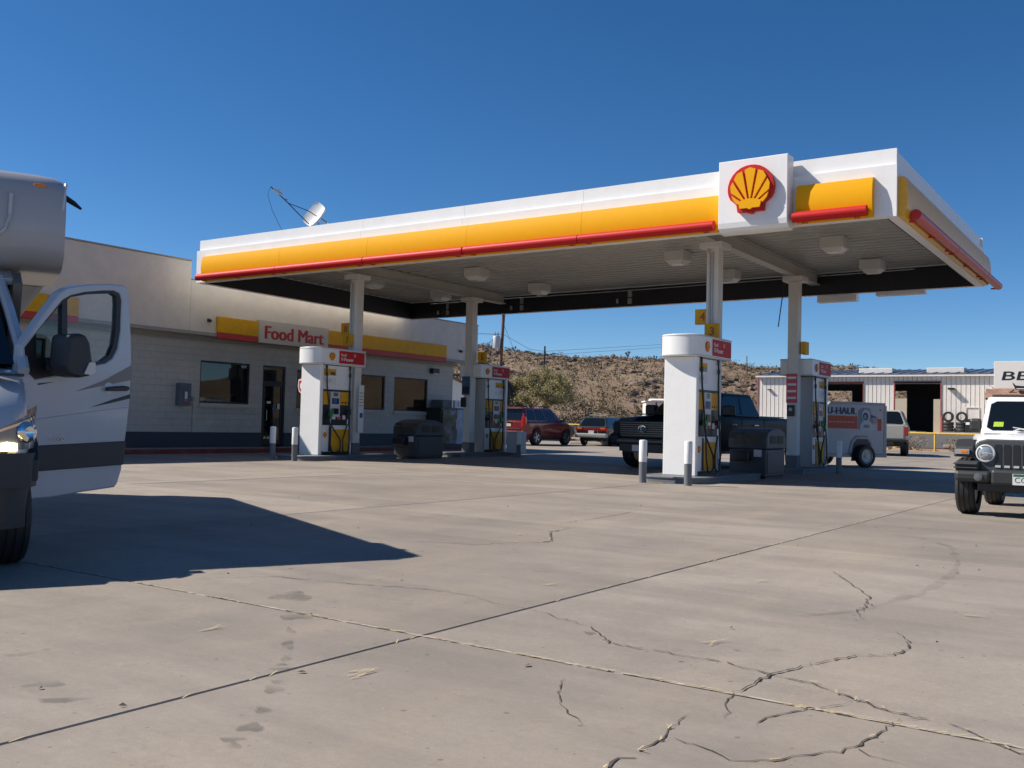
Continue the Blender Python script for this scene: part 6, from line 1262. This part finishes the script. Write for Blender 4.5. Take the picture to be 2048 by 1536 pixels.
# overcab nose
sec = []
def oc(y):
    k = max(0, (abs(y)-.95)/.35); inset = .09*k*k
    return [(-.98-inset, 3.22), (-.85-inset, 3.17), (-.77-inset, 3.06), (-.74-inset, 2.85), (-.745-inset, 2.60), (-.78-inset, 2.48), (-.92-inset, 2.40), (-1.25, 2.37), (-1.9, 2.345), (-1.9, 3.24)]
ys = [-1.30, -1.27, -1.2, -1.05, -.7, 0, .7, 1.05, 1.2, 1.27, 1.30]
def yz(y, x, z): 
    e = max(0, (abs(y)-1.2)/.1)
    return (x, y, z-(.03*e*e if z > 3 else 0))
mb = MB(); mb.loft([[yz(y, x, z) for x, z in oc(y)] for y in ys], 0, True, True); oco = mb.build('overcab', cap_m, t, sharp=50)
for y in (1.08, 0, -1.08): mb = MB(); mb.box(-.9, -.785, y-.05, y+.05, 3.075, 3.105); mb.build('clearance_lamp', M_amber, oco, bevel=.012)
mb = MB(); mb.tube([(-.745, .86, 2.98), (-.725, .855, 2.8), (-.725, .83, 2.68), (-.73, .74, 2.58), (-.74, .5, 2.55)], .016, 6); mb.build('moulding', M_ltg, oco)
mb = MB(); mb.tube([(-1.25, 1.27, 3.19), (-.95, 1.30, 3.16), (-.86, 1.28, 3.03), (-.83, 1.27, 2.9)], .014, 6); mb.build('gutter', M_whitec, oco)
mb = MB(); mb.tube([(-1.25, 1.29, 3.12), (-1.3, 1.40, 3.07), (-1.33, 1.47, 3.03)], [.03, .025, .012], 6); mb.build('drip_spout', M_black, oco)
# coach body behind
mb = MB(); mb.box(-7.2, -1.9, -1.26, 1.26, 2.34, 3.22); cch = mb.build('coach_body', cap_m, t, bevel=.08, seg=3); mb = MB(); mb.box(-7.15, -2.0, -1.03, 1.03, .55, 2.335); mb.build('coach_side', cap_m, cch, bevel=.03)
for x0, x1, z0 in ((-3.4, -2.4, 1.7), (-6.3, -5.2, 1.7)): mb = MB(); mb.box(x0, x1, 1.032, 1.04, z0-.1, z0+.5); mb.build('window', M_paned, cch)
mb = MB(); mb.box(-7.1, -2.0, 1.032, 1.038, .95, 1.2); mb.build('stripe', M_trim, cch)
wheel(t, .38, .88, .355, .225, M_steelw, kind='steel', steer=.12); wheel(t, .38, -.88, .355, .225, M_steelw, kind='steel', steer=.12); wheel(t, -4.2, .95, .355, .225, M_steelw, kind='steel'); wheel(t, -4.2, -.95, .355, .225, M_steelw, kind='steel')
# open driver door: built in the plane of the opened door (s along the door, z up)
da = math.atan2(.937, .35)-HRV; Dm = Matrix.Translation((0, .95, 0)) @ Matrix.Rotation(da, 4, 'Z') @ Matrix(((1, 0, 0, 0), (0, 1, 0, 0), (0, 0, 1, 0), (0, 0, 0, 1)))
# door local: X=s, Y: negative is the outer (front) face, Z=z
OUT = [(.319, .432), (.0, .43), (-.03, .8), (-.04, 1.3), (-.024, 1.648), (0.125, 1.85), (0.33, 2.108), (0.403, 2.154), (0.516, 2.188), (0.674, 2.222), (.9, 2.255), (1.045, 2.265), (1.09, 2.25), (1.115, 2.2), (1.125, 2.067), (1.154, 1.864), (1.176, 1.621), (1.178, 1.5), (1.178, 1.256), (1.149, 0.968), (1.124, 0.783), (1.11, 0.633), (1.07, .52), (1.03, 0.478), (.7, .46)]
WIN = [(0.005, 1.625), (0.17, 1.826), (0.363, 2.047), (0.452, 2.098), (0.598, 2.144), (0.799, 2.184), (0.933, 2.202), (1.003, 2.186), (1.028, 2.132), (1.03, 1.865), (1.004, 1.703), (0.949, 1.611), (0.867, 1.561), (0.705, 1.526), (0.404, 1.442), (0.116, 1.383), (.03, 1.45)]
def holed(outer, hole, y0, y1, name, m, parent, smooth_y=None):
    me = bpy.data.meshes.new(name); b = bmesh.new(); loops = []
    for poly in (outer, hole):
        vs = [b.verts.new((x, y0, z)) for x, z in poly]; loops.append([b.edges.new((vs[i], vs[(i+1) % len(vs)])) for i in range(len(vs))])
    r = bmesh.ops.triangle_fill(b, use_beauty=True, use_dissolve=False, edges=loops[0]+loops[1])
    fs = [f for f in b.faces]; e = bmesh.ops.extrude_face_region(b, geom=fs); vv = [g for g in e['geom'] if isinstance(g, bmesh.types.BMVert)]; bmesh.ops.translate(b, verts=vv, vec=(0, y1-y0, 0))
    bmesh.ops.transform(b, matrix=Dm, verts=b.verts); bmesh.ops.recalc_face_normals(b, faces=b.faces); b.to_mesh(me); b.free(); me.materials.append(m)
    o = bpy.data.objects.new(name, me); COL.objects.link(o); o.parent = parent
    md = o.modifiers.new('bevel', 'BEVEL'); md.width = .012; md.segments = 2; md.limit_method = 'ANGLE'; md.angle_limit = R(50); return o
door = holed(OUT, WIN, -.03, .06, 'driver_door', cw, t)
def inset(P, d):
    cx = sum(p[0] for p in P)/len(P); cz = sum(p[1] for p in P)/len(P); o = []
    n = len(P)
    for i in range(n):
        a, b, c_ = P[i-1], P[i], P[(i+1) % n]; e1 = Vector((b[0]-a[0], b[1]-a[1])).normalized(); e2 = Vector((c_[0]-b[0], c_[1]-b[1])).normalized(); nn_ = Vector((e1.y+e2.y, -(e1.x+e2.x))).normalized()
        q = Vector(b)+nn_*d
        if (Vector((cx, cz))-Vector(b)).dot(nn_) < 0: q = Vector(b)-nn_*d
        o.append((q.x, q.y))
    return o
GLASS = [(0.42, 2.055), (0.453, 2.083), (0.638, 2.131), (0.918, 2.175), (0.97, 2.156), (0.979, 2.081), (0.978, 1.872), (0.96, 1.731), (0.914, 1.633), (0.833, 1.578), (0.703, 1.547), (0.451, 1.492)]
QT = [(0.364, 2.024), (0.17, 1.815), (0.117, 1.752), (0.127, 1.558), (0.39, 1.571)]
# black seal: frame between opening and the two panes, plus the dark mirror triangle
def seal():
    me = bpy.data.meshes.new('window_seal'); b = bmesh.new(); ed = []
    for poly in (WIN, GLASS, QT):
        vs = [b.verts.new((x, -.02, z)) for x, z in poly]; ed += [b.edges.new((vs[i], vs[(i+1) % len(vs)])) for i in range(len(vs))]
    bmesh.ops.triangle_fill(b, use_beauty=True, use_dissolve=False, edges=ed)
    e = bmesh.ops.extrude_face_region(b, geom=list(b.faces)); bmesh.ops.translate(b, verts=[g for g in e['geom'] if isinstance(g, bmesh.types.BMVert)], vec=(0, .05, 0))
    bmesh.ops.transform(b, matrix=Dm, verts=b.verts); bmesh.ops.recalc_face_normals(b, faces=b.faces); b.to_mesh(me); b.free(); me.materials.append(M_black)
    o = bpy.data.objects.new('window_seal', me); COL.objects.link(o); o.parent = door
seal()
mb = MB(); mb.quad([(x, .0, z) for x, z in GLASS], 0, Dm); mb.build('door_pane', M_clear, door, fix=False)
mb = MB(); mb.quad([(x, .0, z) for x, z in QT], 0, Dm); mb.build('quarter_pane', glass('tinted_quarter_glass', (.45, .60, .60), .8), door, fix=False)
mb = MB(); mb.prism([(.40, 1.50), (.42, 1.745), (.55, 1.765), (.605, 1.758), (.652, 1.70), (.69, 1.54), (.70, 1.458), (.66, 1.425), (.57, 1.408), (.45, 1.415)], 'y', -.30, -.10, 0, Dm @ Matrix.Translation((-.24, 0, 0))); mr = mb.build('mirror', M_jbl, door, bevel=.035, seg=3)
mb = MB(); mb.prism([(.58, 1.44), (.63, 1.535), (.693, 1.54), (.70, 1.462), (.66, 1.435)], 'y', -.312, -.302, 0, Dm @ Matrix.Translation((-.24, 0, 0))); mb.build('mirror_lamp', mat('mirror_lamp_lens', (.66, .63, .58), .2, coat=.4), mr)
mb = MB(); mb.tube([(.2, -.04, 1.50), (.45, -.16, 1.52)], .045, 6, 0, Dm); mb.build('mirror_arm', M_jbl, mr)
mb = MB(); mb.prism([(.845, 1.318), (.86, 1.352), (1.05, 1.372), (1.12, 1.37), (1.128, 1.34), (1.10, 1.328)], 'y', -.075, -.045, 0, Dm); mb.build('door_handle', M_black, door, bevel=.012)
mb = MB(); mb.prism([(.91+.055*math.cos(a), 1.345+.05*math.sin(a)) for a in [2*math.pi*i/18 for i in range(18)]], 'y', -.034, -.0315, 0, Dm); mb.build('handle_recess', mat('recess_white', (.60, .62, .65), .35), door)
mb = MB(); mb.prism([(-.03, .85), (1.134, .884), (1.116, .674), (-.02, .645)], 'y', -.045, -.0312, 0, Dm); mb.build('rubbing_band', M_bmp, door, bevel=.008)
mb = MB(); mb.prism([(0.539, 1.302), (.85, 1.41), (1.176, 1.561), (1.176, 1.429), (.85, 1.365)], 'y', -.033, -.031, 0, Dm); mb.prism([(0.713, 1.174), (.95, 1.245), (1.175, 1.302), (1.175, 1.264), (.95, 1.218)], 'y', -.033, -.031, 1, Dm); mb.prism([(0.145, 1.337), (0.315, 1.372), (0.148, 1.352)], 'y', -.033, -.031, 1, Dm); mb.build('swoosh', [mat('taupe_graphic', (.24, .215, .19), .4), M_black], door)
mb = MB(); mb.tube([(0.0, -.03, 1.045), (.5, -.031, 1.11), (1.165, -.03, 1.188)], .004, 4, 0, Dm); mb.build('crease', cw, door)
mb = MB(); text(mb, '3500', .035, Dm @ face((.36, -.034, .905), (1, 0, 0), (0, -1, 0)), 0, wide=.17, bold=.01, depth=.05); mb.build('badge', M_chrome, door)
mb = MB(); mb.box(-.02, 1.0, .062, .10, .55, 1.35, 0, Dm); mb.build('inner_trim', M_bmp, door, bevel=.02)
mb = MB(); mb.box(.05, .16, -.0, .05, 1.0, 1.03, 0, Dm).tube([(-.02, .03, .75), (-.15, .05, .75)], .02, 5, 0, Dm); mb.build('hinge', M_galv, door)
